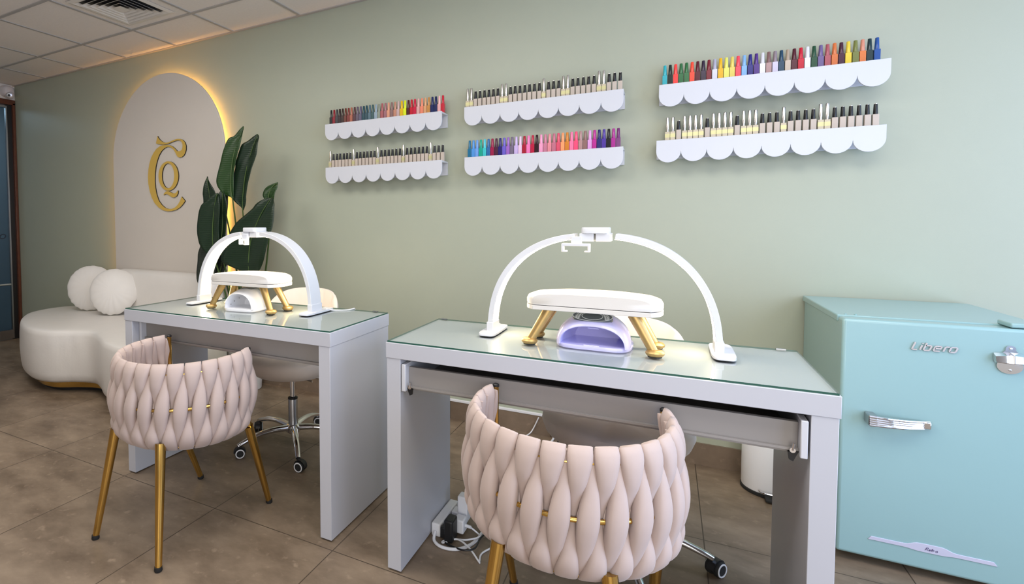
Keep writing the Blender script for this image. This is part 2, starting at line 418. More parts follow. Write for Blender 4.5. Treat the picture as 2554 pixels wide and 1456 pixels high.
# ------------------------------------------------------------------ the room
XL, XR, YF, ZC = -5.85, 1.95, -5.0, 2.60
structure(MB().box((XL - 1.6, YF - 0.1, -0.1), (XR + 0.1, 0.1, 0.0)).build('floor', M['floor'], smooth=0), 'brown stone tile floor', 'floor')
structure(MB().box((XL, 0.0, 0.0), (XR + 0.1, 0.1, ZC)).build('wall_back', M['wall'], smooth=0), 'sage green wall behind the nail desks', 'wall')
ceil = structure(MB().box((XL - 0.1, YF - 0.1, ZC), (XR + 0.1, 0.1, ZC + 0.1)).build('ceiling', M['ceiling'], smooth=0), 'suspended tile ceiling', 'ceiling')
g = MB()
gx0, gy0, gp = -4.6457, -0.413, 0.61
k = -1
while gx0 + gp * k < XR:
    x = gx0 + gp * k
    if x > XL + 0.02:
        g.box((x - 0.011, YF, ZC - 0.005), (x + 0.011, -0.001, ZC))
    k += 1
for k in range(8):
    y = gy0 - gp * k
    if y > YF:
        g.box((XL, y - 0.011, ZC - 0.0055), (XR, y + 0.011, ZC))
g.box((XL, -0.022, ZC - 0.006), (XR, -0.0005, ZC))
g.build('ceiling_grid', M['grid'], ceil, smooth=0)

# left wall: white band above a dark wooden door frame with a blue glass door
wl = MB()
wl.box((XL - 0.1, YF, 2.452), (XL, 0.0, ZC))
wl.box((XL - 0.1, YF, 0.0), (XL, -1.35, 2.452))
structure(wl.build('wall_left', M['white_wall'], smooth=0), 'white wall above the glass door', 'wall')
d = thing('door_1', 'dark wooden frame with blue glass door at left edge', 'door', (XL, 0, 0))
d['kind'] = 'structure'
fr = MB()
fr.box((-0.1, -0.030, 0.0), (0.015, -0.004, 2.42))
fr.box((-0.1, -1.35, 2.40), (0.015, -0.004, 2.452))
fr.box((-0.1, -1.35, 0.0), (0.015, -1.31, 2.42))
fr.build('door_frame', M['wood'], d, bevel=0.003)
MB().box((-0.06, -0.072, 0.0), (-0.01, -0.030, 2.40)).build('door_gap_strip', M['black'], d)  # black strip filling the gap between jamb and glass door
ed = MB()
ed.box((-0.04, -0.085, 0.01), (-0.012, -0.072, 2.39))
ed.box((-0.04, -1.31, 2.37), (-0.012, -0.085, 2.39))
ed.box((-0.04, -1.31, 0.01), (-0.012, -0.085, 0.10))
ed.build('door_edge', M['steel'], d)
MB().box((-0.032, -1.30, 0.10), (-0.022, -0.085, 2.37)).build('glass_pane', M['door_glass'], d, smooth=0)
hd = MB().tube([(0.035, -1.2, 0.575), (0.035, -0.115, 0.575)], 0.012, 12)
hd.tube([(-0.03, -0.16, 0.575), (0.035, -0.16, 0.575)], 0.008, 10)
hd.tube([(-0.03, -1.1, 0.575), (0.035, -1.1, 0.575)], 0.008, 10)
hd.build('door_handle', M['chrome'], d)
# the lettering on the glass ends in "io"
lt = MB()
def ribbon(mb, pts, w, fn, depth, mi=0):
    """flat lettering stroke: a ribbon of width w along 2-D points"""
    P = [Vector(p) for p in pts]
    L, Rr = [], []
    for i, p in enumerate(P):
        t = (P[min(i + 1, len(P) - 1)] - P[max(i - 1, 0)]).normalized()
        nrm = Vector((-t.y, t.x)) * w / 2
        L.append(p + nrm)
        Rr.append(p - nrm)
    rings = []
    for a, b in zip(L, Rr):
        rings.append([fn(a.x, a.y, 0), fn(b.x, b.y, 0), fn(b.x, b.y, depth), fn(a.x, a.y, depth)])
    mb.loft(rings, mi)
fn = lambda a, b, dd: (-0.020 + dd, -0.20 + a, 1.040 + b)
ribbon(lt, [(0.0, 0.0), (0.008, 0.045)], 0.010, fn, 0.001)
ribbon(lt, [(0.010, 0.058), (0.012, 0.068)], 0.010, fn, 0.001)
ov = [(0.052 + 0.026 * math.cos(t) + 0.006 * math.sin(t), 0.022 + 0.022 * math.sin(t)) for t in [2 * PI * i / 20 for i in range(21)]]
ribbon(lt, ov, 0.009, fn, 0.001)
lt.build('glass_lettering', M['dark_ink'], d, smooth=0)
# the corridor behind the glass
cw = MB()
cw.box((XL - 1.6, -1.6, 0), (XL - 1.5, 0.1, ZC))
cw.box((XL - 1.5, 0.0, 0), (XL - 0.1, 0.1, ZC))
cw.box((XL - 1.5, -1.7, 0), (XL - 0.1, -1.6, ZC))
cw.box((XL - 1.6, -1.7, ZC), (XL - 0.1, 0.1, ZC + 0.1))
M['corridor'] = mat('corridor_paint', (0.38, 0.42, 0.45), 0.7)
structure(cw.build('wall_corridor', M['corridor'], smooth=0), 'blue grey corridor seen through the glass door', 'wall')
cb = thing('corridor_cabinet', 'pale cabinet in the corridor behind the glass door', 'cabinet', (XL - 1.38, -0.55, 0))
MB().box((-0.1, -0.4, 0.1), (0.1, 0.5, 1.12)).build('cabinet_body', M['white_wall'], cb, bevel=0.004)
MB().box((-0.08, -0.38, 0.0), (0.08, 0.48, 0.1)).build('plinth', M['black'], cb)
MB().box((-0.105, -0.41, 1.12), (0.105, 0.51, 1.15)).build('worktop', M['black'], cb)

# skirting of the back wall, right and front walls (behind the viewer)
structure(MB().box((XL, -0.013, 0.0), (XR, 0.0, 0.104)).build('baseboard_back', M['baseboard'], smooth=0), 'stone tile skirting along the green wall', 'skirting')
wr = MB()
wr.box((XR, YF, 0.0), (XR + 0.1, 0.0, 0.25))
wr.box((XR, YF, 2.45), (XR + 0.1, 0.0, ZC))
wr.box((XR, -0.12, 0.25), (XR + 0.1, 0.0, 2.45))
wr.box((XR, YF, 0.25), (XR + 0.1, -3.5, 2.45))
structure(wr.build('wall_right', M['plain_wall'], smooth=0), 'white wall around the shop window', 'wall')
w1 = thing('window_1', 'large shop window right of the fridge', 'window', (XR, 0, 0))
w1['kind'] = 'structure'
wf = MB()
for y in (-3.5, -2.4, -1.3, -0.16):
    wf.box((0.03, y, 0.25), (0.08, y + 0.04, 2.45))
wf.box((0.03, -3.5, 0.25), (0.08, -0.12, 0.29))
wf.box((0.03, -3.5, 2.41), (0.08, -0.12, 2.45))
wf.build('window_frame', M['steel'], w1, smooth=0)
wfm = MB()
wfm.box((XL - 0.1, YF - 0.1, 0.0), (XR + 0.1, YF, 0.3))
wfm.box((XL - 0.1, YF - 0.1, 2.3), (XR + 0.1, YF, ZC))
wfm.box((XL - 0.1, YF - 0.1, 0.3), (-0.5, YF, 2.3))
wfm.box((1.85, YF - 0.1, 0.3), (XR + 0.1, YF, 2.3))
structure(wfm.build('wall_front', M['plain_wall'], smooth=0), 'white wall opposite the green wall', 'wall')

# ----------------------------------------------------------------- ceiling vent
vt = thing('ceiling_vent', 'square white air diffuser with nested louvres in ceiling', 'vent', (-3.125, -0.715, ZC))
def sqring(mb, h0, z0, h1, z1, t=0.002, mi=0):
    """one sloping square collar"""
    A = lambda h, z: [(-h, -h, z), (h, -h, z), (h, h, z), (-h, h, z)]
    mb.loft([A(h0, z0), A(h1, z1), A(h1 - t, z1 + t), A(h0 - t, z0 + t), A(h0, z0)], mi, False, False)
vf = MB()
sqring(vf, 0.235, -0.006, 0.205, -0.012, 0.004)
sqring(vf, 0.205, -0.012, 0.185, -0.004, 0.003)
vf.build('vent_frame', M['white_wall'], vt, smooth=0)
for h in (0.175, 0.14, 0.105, 0.07):
    s_ = MB()
    sqring(s_, h, -0.018, h - 0.030, -0.001, 0.0025)
    s_.build('louvre', M['white_wall'], vt, smooth=0)
c_ = MB()
c_.loft([[(-.04, -.04, -.018), (.04, -.04, -.018), (.04, .04, -.018), (-.04, .04, -.018)], [(-.012, -.012, -.003), (.012, -.012, -.003), (.012, .012, -.003), (-.012, .012, -.003)]])
c_.build('center_cone', M['white_wall'], vt, smooth=0)
MB().box((-0.2, -0.2, -0.0005), (0.2, 0.2, 0.0)).build('duct_back', M['black'], vt, smooth=0)

# --------------------------------------------------------------- security camera
sc_ = thing('security_camera', 'small white dome security camera above the door frame', 'camera', (XL, -0.085, 2.515))
M['cam_white'] = mat('camera_shell', (0.62, 0.58, 0.58), 0.4)
b_ = MB()
rings = []
for x, s in [(0.0, 1.0), (0.012, 1.0), (0.05, 0.95), (0.075, 0.8), (0.086, 0.55)]:
    rings.append([(x, a, c + 0.012) for a, c in superellipse(0.058 * s, 0.055 * s, 28, 3)])
b_.loft(rings)
b_.build('housing', M['cam_white'], sc_)
e_ = MB()
rings = []
for i in range(9):
    t = PI * i / 16
    rings.append([(0.062 + 0.036 * math.sin(t) * 1.0, 0.005 + 0.040 * math.cos(t) * math.cos(2 * PI * k / 24), -0.028 + 0.040 * math.cos(t) * math.sin(2 * PI * k / 24)) for k in range(24)])
e_.loft(rings)
eb = e_.build('eyeball', M['cam_white'], sc_)
l_ = MB()
l_.loft([[(0.101 + dx, 0.005 + r * math.cos(2 * PI * k / 20), -0.030 + r * math.sin(2 * PI * k / 20)) for k in range(20)] for r, dx in ((0.027, -0.012), (0.027, -0.003), (0.018, 0.0))])
l_.build('lens_ring', M['steel'], eb)
l_ = MB()
l_.loft([[(0.101 + dx, 0.005 + r * math.cos(2 * PI * k / 20), -0.030 + r * math.sin(2 * PI * k / 20)) for k in range(20)] for r, dx in ((0.012, -0.004), (0.012, 0.002), (0.005, 0.003))])
l_.build('lens', M['black'], eb)
# the eyeball is turned towards the room
Re = Matrix.Rotation(math.radians(-32), 3, 'Z') @ Matrix.Rotation(math.radians(12), 3, 'Y')
piv = Vector((0.062, 0.005, -0.028))
eb.rotation_euler = Re.to_euler()
eb.location = piv - Re @ piv

# --------------------------------------------------- backlit arch with gold letters
ax0, ax1, az1 = -4.195, -2.885, 2.385
acx, ar = (ax0 + ax1) / 2, (ax1 - ax0) / 2
acz = az1 - ar
def arch_outline(cx, r, cz, z0, n=40):
    pts = [(cx - r, z0), (cx - r, (z0 + cz) / 2)]
    pts += [(cx + r * math.cos(PI - PI * i / n), cz + r * math.sin(PI - PI * i / n)) for i in range(n + 1)]
    pts += [(cx + r, (z0 + cz) / 2), (cx + r, z0)]
    return pts
ap = thing('backlit_arch', 'tall white arched wall panel with warm light behind it', 'wall panel', (acx, 0, 0))
M['arch'] = mat('arch_panel_paint', (0.62, 0.57, 0.51), 0.6, noise=0.02, nscale=5)
MB().prism(arch_outline(0, ar, acz, 0.104), lambda a, b, d_: (a, d_, b), -0.058, -0.040).build('panel_board', M['arch'], ap, smooth=30, bevel=0.002)
bt = MB()
bt.prism(arch_outline(0, ar - 0.10, acz, 0.104), lambda a, b, d_: (a, d_, b), -0.040, -0.0005)
bt.build('batten', M['white_wall'], ap, smooth=30)
st = MB()
o1 = arch_outline(0, ar - 0.085, acz, 0.55)
rings = []
for i, (a, b) in enumerate(o1):
    p0, p1 = o1[max(0, i - 1)], o1[min(len(o1) - 1, i + 1)]
    t = Vector((p1[0] - p0[0], p1[1] - p0[1])).normalized()
    nx, nz = -t.y, t.x           # points outward (path runs left-top-right)
    rings.append([(a, -0.039, b), (a + nx * 0.010, -0.039, b + nz * 0.010), (a + nx * 0.010, -0.030, b + nz * 0.010), (a, -0.030, b)])
st.loft(rings)
st.build('light_strip', M['led_warm'], ap, smooth=0)

lg = thing('logo_letters', 'large gold C with a small Q inside on the arch', 'logo', (acx, -0.058, 1.58))
def letter(name, poly, hole=None):
    m_ = MB()
    sh = [(a - acx, b - 1.58) for a, b in poly]
    if hole:
        hl = [(a - acx, b - 1.58) for a, b in hole]
        n = len(sh)
        for dep in (0,):
            A = [(a, -0.010, b) for a, b in sh]
            B = [(a, -0.010, b) for a, b in hl]
            A2 = [(a, 0.0, b) for a, b in sh]
            B2 = [(a, 0.0, b) for a, b in hl]
        m_.loft([A, B], 0, False, False)
        m_.loft([A, A2], 1, False, False)
        m_.loft([B, B2], 1, False, False)
        m_.loft([A2, B2], 1, False, False)
    else:
        n = len(sh)
        vs = [(a, -0.010, b) for a, b in sh] + [(a, 0.0, b) for a, b in sh]
        m_.add(vs, [tuple(range(n))], 0)
        m_.add(vs, [tuple(range(2 * n - 1, n - 1, -1))] + [(i, (i + 1) % n, (i + 1) % n + n, i + n) for i in range(n)], 1)
    return m_.build(name, [M['letter_gold'], M['letter_edge']], lg, smooth=0)
letter('letter_c', LOGO_C)
letter('letter_q', LOGO_QO, LOGO_QI)
letter('letter_tail', LOGO_QT)

# ---------------------------------------------------------- scalloped wall shelves
def scallop_outline(w, h, n):
    r = w / n / 2
    pts = [(0, h), (0, r)]
    for i in range(n):
        cx = r + 2 * r * i
        for k_ in range(0, 15):
            t = PI + PI * k_ / 14
            x = cx + r * math.cos(t)
            z = r + r * math.sin(t) * 1.0
            if k_ == 0 and i > 0:
                continue
            if k_ == 14 and i < n - 1:
                x -= 0.0
            pts.append((x, z))
    pts.append((w, h))
    return pts
SHW, SHD, SHH = 0.810, 0.10, 0.106
SHELVES = [  # x of left end, top height, place
    (-1.950, 1.820, 'upper left'), (-1.949, 1.540, 'lower left'), (-1.005, 1.825, 'upper middle'),
    (-1.003, 1.545, 'lower middle'), (-0.044, 1.822, 'upper right'), (-0.051, 1.561, 'lower right')]
SHLAB = ['white scalloped wall shelf of coloured bottles nearest the plant, {0} shelf',
         'white scalloped wall shelf of mostly black-capped nude bottles, {0} shelf']
shelf0 = None
for i, (x, zt, pos) in enumerate(SHELVES):
    if shelf0 is None:
        r0 = thing('wall_shelf', None, None, (x, 0, zt))
        MB().prism([(a, b - SHH) for a, b in scallop_outline(SHW, SHH, 8)], lambda a, b, d_: (a, d_, b), -SHD, -SHD + 0.008).build('front_panel', M['white'], r0, smooth=35, bevel=0.0008, seg=1)
        bx = MB()
        bx.box((0.0, -SHD + 0.008, -0.012), (SHW, 0, -0.002))
        bx.box((0.0, -0.010, -0.082), (SHW, 0, -0.012))
        bx.build('shelf_board', M['white'], r0, bevel=0.001, seg=1)
        sd = MB()
        sd.box((0.0, -SHD + 0.008, -0.060), (0.006, -0.010, -0.012))
        shelf0 = r0
        r = r0
    else:
        r = copy_tree(shelf0)
        r.location = (x, 0, zt)
    what = 'bright and dark coloured bottles' if i in (0, 3, 4) else 'nude bottles and slim vials'
    tag(r, 'white scalloped-edge wall shelf carrying %s, %s of six' % (what, pos), 'shelf', 'scalloped shelves on the green wall')

# ------------------------------------------------------------- nail polish bottles
BW, BD, BH = 0.0200, 0.0190, 0.053
MATS = {}
def colmat(h, rough=0.25):
    if h not in MATS:
        MATS[h] = mat('polish_' + h, hexc(h), rough, coat=0.2)
    return MATS[h]
def bottle_meshes():
    body = MB().box((-BW / 2, -BD / 2, 0), (BW / 2, BD / 2, BH))
    cap = MB().lathe([(0.0078, 0), (0.0078, 0.002), (0.0062, 0.046), (0.0054, 0.048)], 14)
    return body, cap
protos = {}
def bottle(kind, x, z, label, group, cb=None, cc=None, name='nail_polish'):
    key = kind
    y = -0.052
    if key not in protos:
        r = thing(name, None, None)
        if kind == 'v':
            MB().box((-BW / 2, -BD / 2, 0), (BW / 2, BD / 2, 0.046)).build('bottle_body', M['clear_gold'], r, bevel=0.0012, seg=2)
            MB().box((-BW / 2 - 0.0003, -BD / 2 - 0.0003, 0.018), (BW / 2 + 0.0003, BD / 2 + 0.0003, 0.036)).build('gold_band', M['gold_label'], r, smooth=0)
            MB().lathe([(0.0056, 0.046), (0.0056, 0.058), (0.0066, 0.058), (0.0066, 0.112), (0.0058, 0.114)], 14).build('brush_cap', M['silver_cap'], r)
        else:
            MB().box((-BW / 2, -BD / 2, 0), (BW / 2, BD / 2, BH if kind == 'c' else BH - 0.001)).build('bottle_body', M['nude'], r, bevel=0.0011, seg=2)
            if kind == 'c':
                MB().lathe([(0.0080, 0), (0.0080, 0.002), (0.0062, 0.046), (0.0052, 0.0475)], 14).build('bottle_cap', M['nude'], r, loc=(0, 0, BH))
            else:
                MB().lathe([(0.0072, 0), (0.0078, 0.002), (0.0064, 0.040), (0.0058, 0.0415)], 14).build('bottle_cap', M['black_cap'], r, loc=(0, 0, BH - 0.001))
                MB().lathe([(0.0058, 0.0), (0.0058, 0.0015), (0.004, 0.002)], 14).build('silver_disc', M['silver_cap'], r, loc=(0, 0, BH + 0.0405))
        protos[key] = r
        o = r
    else:
        o = copy_tree(protos[key])
    o.location = (x, y + random.uniform(-0.0015, 0.0015), z)
    o.rotation_euler = (0, 0, random.uniform(-0.03, 0.03))
    if kind == 'c':
        for ch in o.children:
            m_ = cb if ch.name.startswith('bottle_body') else cc
            ch.material_slots[0].link = 'OBJECT'
            ch.material_slots[0].material = m_
    tag(o, label, 'nail polish', group)
    return o

COLOURED = {
 0: [('black','14161a'),('crimson','8e1426'),('charcoal','3a3c40'),('black cherry','2e171b'),('dark brown','35211d'),('rust brown','6a3224'),('brick red','7c2f2a'),('terracotta','a8614a'),('dusky maroon','55333b'),('plum grey','5f5160'),('slate purple','5c5670'),('deep teal','1b4653'),('dark petrol','1e4652'),('slate grey','56707c'),('forest grey','3c5a5c'),('ice blue grey','93a5b2'),('sage grey','8c9384'),('dusty rose','a7595c'),('mauve','9b6870'),('peach','dc9a7c'),('taupe mauve','8a6a66'),('salmon tan','c0876f'),('pale pink grey','c3a7a4'),('mustard yellow','e0b512'),('neon yellow','dfee1c'),('dark wine','4d0d18'),('scarlet','c0142c'),('hot cherry','c8183f'),('blush pink','d9a6a2'),('coral','ec8a6a'),('apricot','d9a072'),('caramel','c58a48'),('ink navy','14245a'),('deep navy','101f52'),('baby pink','e2a8a6'),('lipstick red','c01a32')],
 3: [('teal blue','1e6a8c'),('sky blue','4f93d4'),('cornflower','6f9fe0'),('emerald teal','12a086'),('turquoise','3fc0c0'),('steel blue','2d68a0'),('raspberry','9a1644'),('dark plum','4a1c36'),('indigo','221a68'),('violet blue','6a5cc0'),('orchid purple','9a66bc'),('smoky violet','74687e'),('pale lilac','c6b0dc'),('icy pink','e6c6dc'),('ruby','a8142f'),('bubblegum','f07ab4'),('carmine','b8153c'),('oxblood','2a0812'),('candy pink','ec9cbe'),('rose mauve','c47a90'),('salmon pink','e08a94'),('antique pink','c07084'),('watermelon','d8506a'),('peach orange','ff9c66'),('amber','d0802a'),('rose pink','f27aa2'),('neon coral','ff4f78'),('rosy taupe','b08a88'),('mocha','8e6a66'),('pale orchid','dc9cd6'),('magenta','b8288e'),('midnight blue','1c1a66'),('royal purple','4c3496'),('jet black','0c0c12'),('fuchsia purple','a82c8c'),('deep plum','6e1e6a')],
 4: [('turquoise','2fa9b4'),('bottle green','12241f'),('coral red','f4423f'),('leaf green','2c6a3e'),('grass green','2a6a3a'),('tangerine red','ef4a34'),('burgundy','5a1022'),('aubergine','2e2038'),('garnet','7a1226'),('pearl lilac','d6d6e8'),('golden yellow','e6b012'),('lemon','e2e06a'),('straw yellow','e0cc62'),('coral pink','f44858'),('powder blue','80b0e4'),('ultramarine','201f78'),('violet','4c2a80'),('pearl white','e8e6e8'),('mushroom','b08e8c'),('lavender white','cbc4d8'),('petrol blue','17405a'),('beige','c6b6a4'),('claret','4e0a22'),('bright red','c40a2c'),('snow white','e6e8f2'),('pine green','17482e'),('grape grey','6a5a8a'),('old rose','a8545e'),('pumpkin','d0703a'),('dark aubergine','421630'),('daffodil','e4c83a'),('olive','747a40'),('burnt orange','d8783e'),('deep sea green','0d3036'),('cobalt','1c4c92')],
}
CAPALT = {(0, 2): '2c3038', (0, 34): 'eab6b6', (4, 9): 'a8a8bc', (4, 17): 'd4d4dc', (4, 18): '7c5a5a', (4, 19): '8a7c84', (4, 21): 'a89682', (4, 24): 'dcdce8', (4, 32): 'd08a72', (3, 4): '52c4d0'}
SPAN = {0: (-1.930, -1.150), 1: (-1.940, -1.152), 2: (-1.000, -0.214), 3: (-0.988, -0.219), 4: (-0.021, 0.733), 5: (-0.006, 0.736)}
for s_i, cols in COLOURED.items():
    x0, x1 = SPAN[s_i]
    pos = SHELVES[s_i][2]
    n = len(cols)
    for i, (nm, hx) in enumerate(cols):
        x = x0 + (x1 - x0) * i / (n - 1)
        if i == 0:
            lab = '%s nail polish at the left end of the %s shelf' % (nm, pos)
        elif i == n - 1:
            lab = '%s nail polish at the right end of the %s shelf' % (nm, pos)
        else:
            lab = '%s nail polish between %s and %s ones, %s shelf' % (nm, cols[i - 1][0], cols[i + 1][0], pos)
        ch = CAPALT.get((s_i, i), hx)
        bottle('c', x, SHELVES[s_i][1] - 0.002, lab, 'coloured nail polishes on the %s shelf' % pos, colmat(hx), colmat(ch, 0.35))
ORD = ['first', 'second', 'third', 'fourth', 'fifth', 'sixth', 'seventh', 'eighth']
NUM = ['zero', 'one', 'two', 'three', 'four', 'five', 'six', 'seven']
PATT = {1: 'vnnnnnnvnnnnnnvnnnnnnvnnnnnnvnnn', 2: 'vvnnnnnnvvnnnnnnnvnnnvvnnnnnvvnnn', 5: 'vvnvvvvnvvvvnvvvnnnvnnnnvvnnnnnn'}
for s_i, pt in PATT.items():
    x0, x1 = SPAN[s_i]
    pos = SHELVES[s_i][2]
    wts = [0.86 if c == 'v' else 1.0 for c in pt]
    xs = [0.0]
    for a, b in zip(wts, wts[1:]):
        xs.append(xs[-1] + (a + b) / 2)
    i, vg, ng = 0, 0, 0
    while i < len(pt):
        j = i
        while j < len(pt) and pt[j] == pt[i]:
            j += 1
        cnt = j - i
        if pt[i] == 'v':
            vg += 1
        for q in range(i, j):
            x = x0 + (x1 - x0) * xs[q] / xs[-1]
            if pt[i] == 'v':
                if cnt == 1:
                    lab = 'lone silver-capped slim vial, %s vial group from the left, %s shelf' % (ORD[vg - 1], pos)
                else:
                    lab = '%s of %s silver-capped slim vials in the %s vial group, %s shelf' % (ORD[q - i], NUM[cnt], ORD[vg - 1], pos)
            else:
                if cnt == 1:
                    lab = 'lone black-capped nude polish right of the %s vial group, %s shelf' % (ORD[vg - 1], pos)
                else:
                    lab = '%s of %s black-capped nude polishes right of the %s vial group, %s shelf' % (ORD[q - i], NUM[cnt], ORD[vg - 1], pos)
            bottle(pt[i], x, SHELVES[s_i][1] - 0.002, lab, ('slim vials on the %s shelf' if pt[i] == 'v' else 'nude polishes on the %s shelf') % pos, name='cuticle_oil_vial' if pt[i] == 'v' else 'nail_polish')
        i = j

# ------------------------------------------------------------------------- sofa
so = thing('sofa', 'white curvy leather sofa against the green wall', 'sofa', (-3.6, -0.5, 0))
def S(p):
    return (p[0] + 3.6, p[1] + 0.5)
out2d = [(-4.745, -0.36), (-4.66, -0.56), (-4.42, -0.745), (-4.14, -0.875), (-3.90, -0.94), (-3.71, -0.925), (-3.56, -0.84), (-3.42, -0.80), (-3.25, -0.86), (-3.05, -0.955), (-2.80, -1.00), (-2.56, -0.95), (-2.42, -0.79), (-2.42, -0.58), (-2.55, -0.42), (-2.75, -0.33), (-2.98, -0.20), (-3.25, -0.10), (-3.6, -0.07), (-4.1, -0.07), (-4.5, -0.08), (-4.70, -0.18)]
outl = [(p[0], p[1]) for p in smoothpts([(S(p)[0], S(p)[1], 0) for p in out2d], 8, True)]
def inset(poly, d_):
    n = len(poly)
    res = []
    for i in range(n):
        a, b = Vector(poly[i - 2]), Vector(poly[(i + 2) % n])
        t = (b - a).normalized()
        res.append((poly[i][0] - t.y * d_, poly[i][1] + t.x * d_))
    return res
sb = MB()
rings = []
for z, d_ in [(0.075, 0.05), (0.080, 0.022), (0.10, 0.006), (0.14, 0.0), (0.24, -0.006), (0.34, -0.004), (0.405, 0.000), (0.430, 0.006), (0.441, 0.018), (0.447, 0.05), (0.452, 0.10)]:
    rr = inset(outl, d_)
    # soft pull folds in the cover around the concave front
    ring = []
    for i, (a, b) in enumerate(rr):
        w = math.exp(-((a + 3.6 - 3.6 - 0.0) / 0.22) ** 2) if b < -0.15 else 0
        f = 0.0022 * w * math.sin(a * 55 + z * 14 + 2 * math.sin(a * 17)) * (1 if 0.1 < z < 0.42 else 0)
        ring.append((a, b + f, z))
    rings.append(ring)
sb.loft(rings, 0, True, True)
sb.build('seat_base', M['leather'], so, smooth=55)
bk = MB()
spine = smoothpts([(-4.02, -0.165, 0), (-3.85, -0.135, 0), (-3.5, -0.13, 0), (-3.2, -0.14, 0), (-3.0, -0.18, 0), (-2.85, -0.25, 0), (-2.74, -0.34, 0)], 8)
rings = []
n = len(spine)
for i, p in enumerate(spine):
    t = (Vector(spine[min(i + 1, n - 1)]) - Vector(spine[max(0, i - 1)])).normalized()
    nrm = Vector((-t.y, t.x, 0))
    u = i / (n - 1)
    e = min(1, math.sqrt(max(0.0, 1 - (1 - min(u, 1 - u) / 0.09) ** 2)) if min(u, 1 - u) < 0.09 else 1)
    e = max(e, 0.12)
    hh = 0.435 + (0.808 - 0.435) * (0.78 + 0.22 * e) - 0.012 * u
    zc, hz = (0.40 + hh) / 2, (hh - 0.40) / 2
    ring = []
    for k in range(28):
        a = 2 * PI * k / 28
        off = 0.088 * e * sgnpow(math.cos(a), 2 / 3.2)
        zz = zc + hz * sgnpow(math.sin(a), 2 / 4.0)
        q = Vector(p) + nrm * off
        ring.append((q.x + 3.6, q.y + 0.5, zz))
    rings.append(ring)
bk.loft(rings)
bk.build('backrest', M['leather'], so, smooth=60)
gb = MB()
gi = inset(outl, 0.075)
gb.loft([[(a, b, 0.028) for a, b in gi], [(a, b, 0.080) for a, b in gi]])
gb.build('gold_plinth', M['gold'], so, smooth=50)
gb = MB()
gi = inset(outl, 0.105)
gb.loft([[(a, b, 0.0) for a, b in gi], [(a, b, 0.030) for a, b in gi]])
gb.build('black_plinth', M['black'], so, smooth=50)

def cushion(loc, yaw, lean, R, label):
    c = thing('round_cushion', label, 'cushion', loc, 0, 'round cushions on the sofa')
    m_ = MB()
    N, K = 72, 12
    rings = []
    rot = Matrix.Rotation(yaw, 3, 'Z') @ Matrix.Rotation(lean, 3, 'X')
    for i in range(2 * K + 1):
        u = -1 + i / K                       # -1 back centre, 0 rim, 1 front centre
        r = R * math.sin(PI / 2 * (1 - abs(u))) ** 0.80
        prof = math.copysign(0.066 * (1 - (r / R) ** 2.2) ** 0.72, u) if abs(u) > 1e-6 else 0
        ring = []
        for k in range(N):
            a = 2 * PI * k / N
            edge = (r / R) ** 6
            low = 0.35 + 0.65 * max(0, -math.sin(a + 0.3)) ** 1.5; pl = 1 + 0.022 * edge * low * math.sin(a * 19 + 2.3 * math.sin(a * 3)) + 0.016 * edge * math.sin(a * 3 + 0.7)
            th = prof * (1 + 0.20 * low * (r / R) ** 3 * math.sin(a * 19 + 2.3 * math.sin(a * 3)))
            v = rot @ Vector((max(r, 0.002) * pl * math.cos(a), -th, max(r, 0.002) * pl * math.sin(a)))
            ring.append(tuple(v))
        rings.append(ring)
    m_.loft(rings)
    m_.build('cushion_cover', M['cushion'], c, smooth=70)
    return c
cushion((-4.24, -0.265, 0.645), math.radians(38), math.radians(-14), 0.190, 'round white cushion, left one at the back, partly hidden')
cushion((-3.86, -0.315, 0.640), math.radians(40), math.radians(-16), 0.186, 'round white cushion in front of the other, nearer the plant')

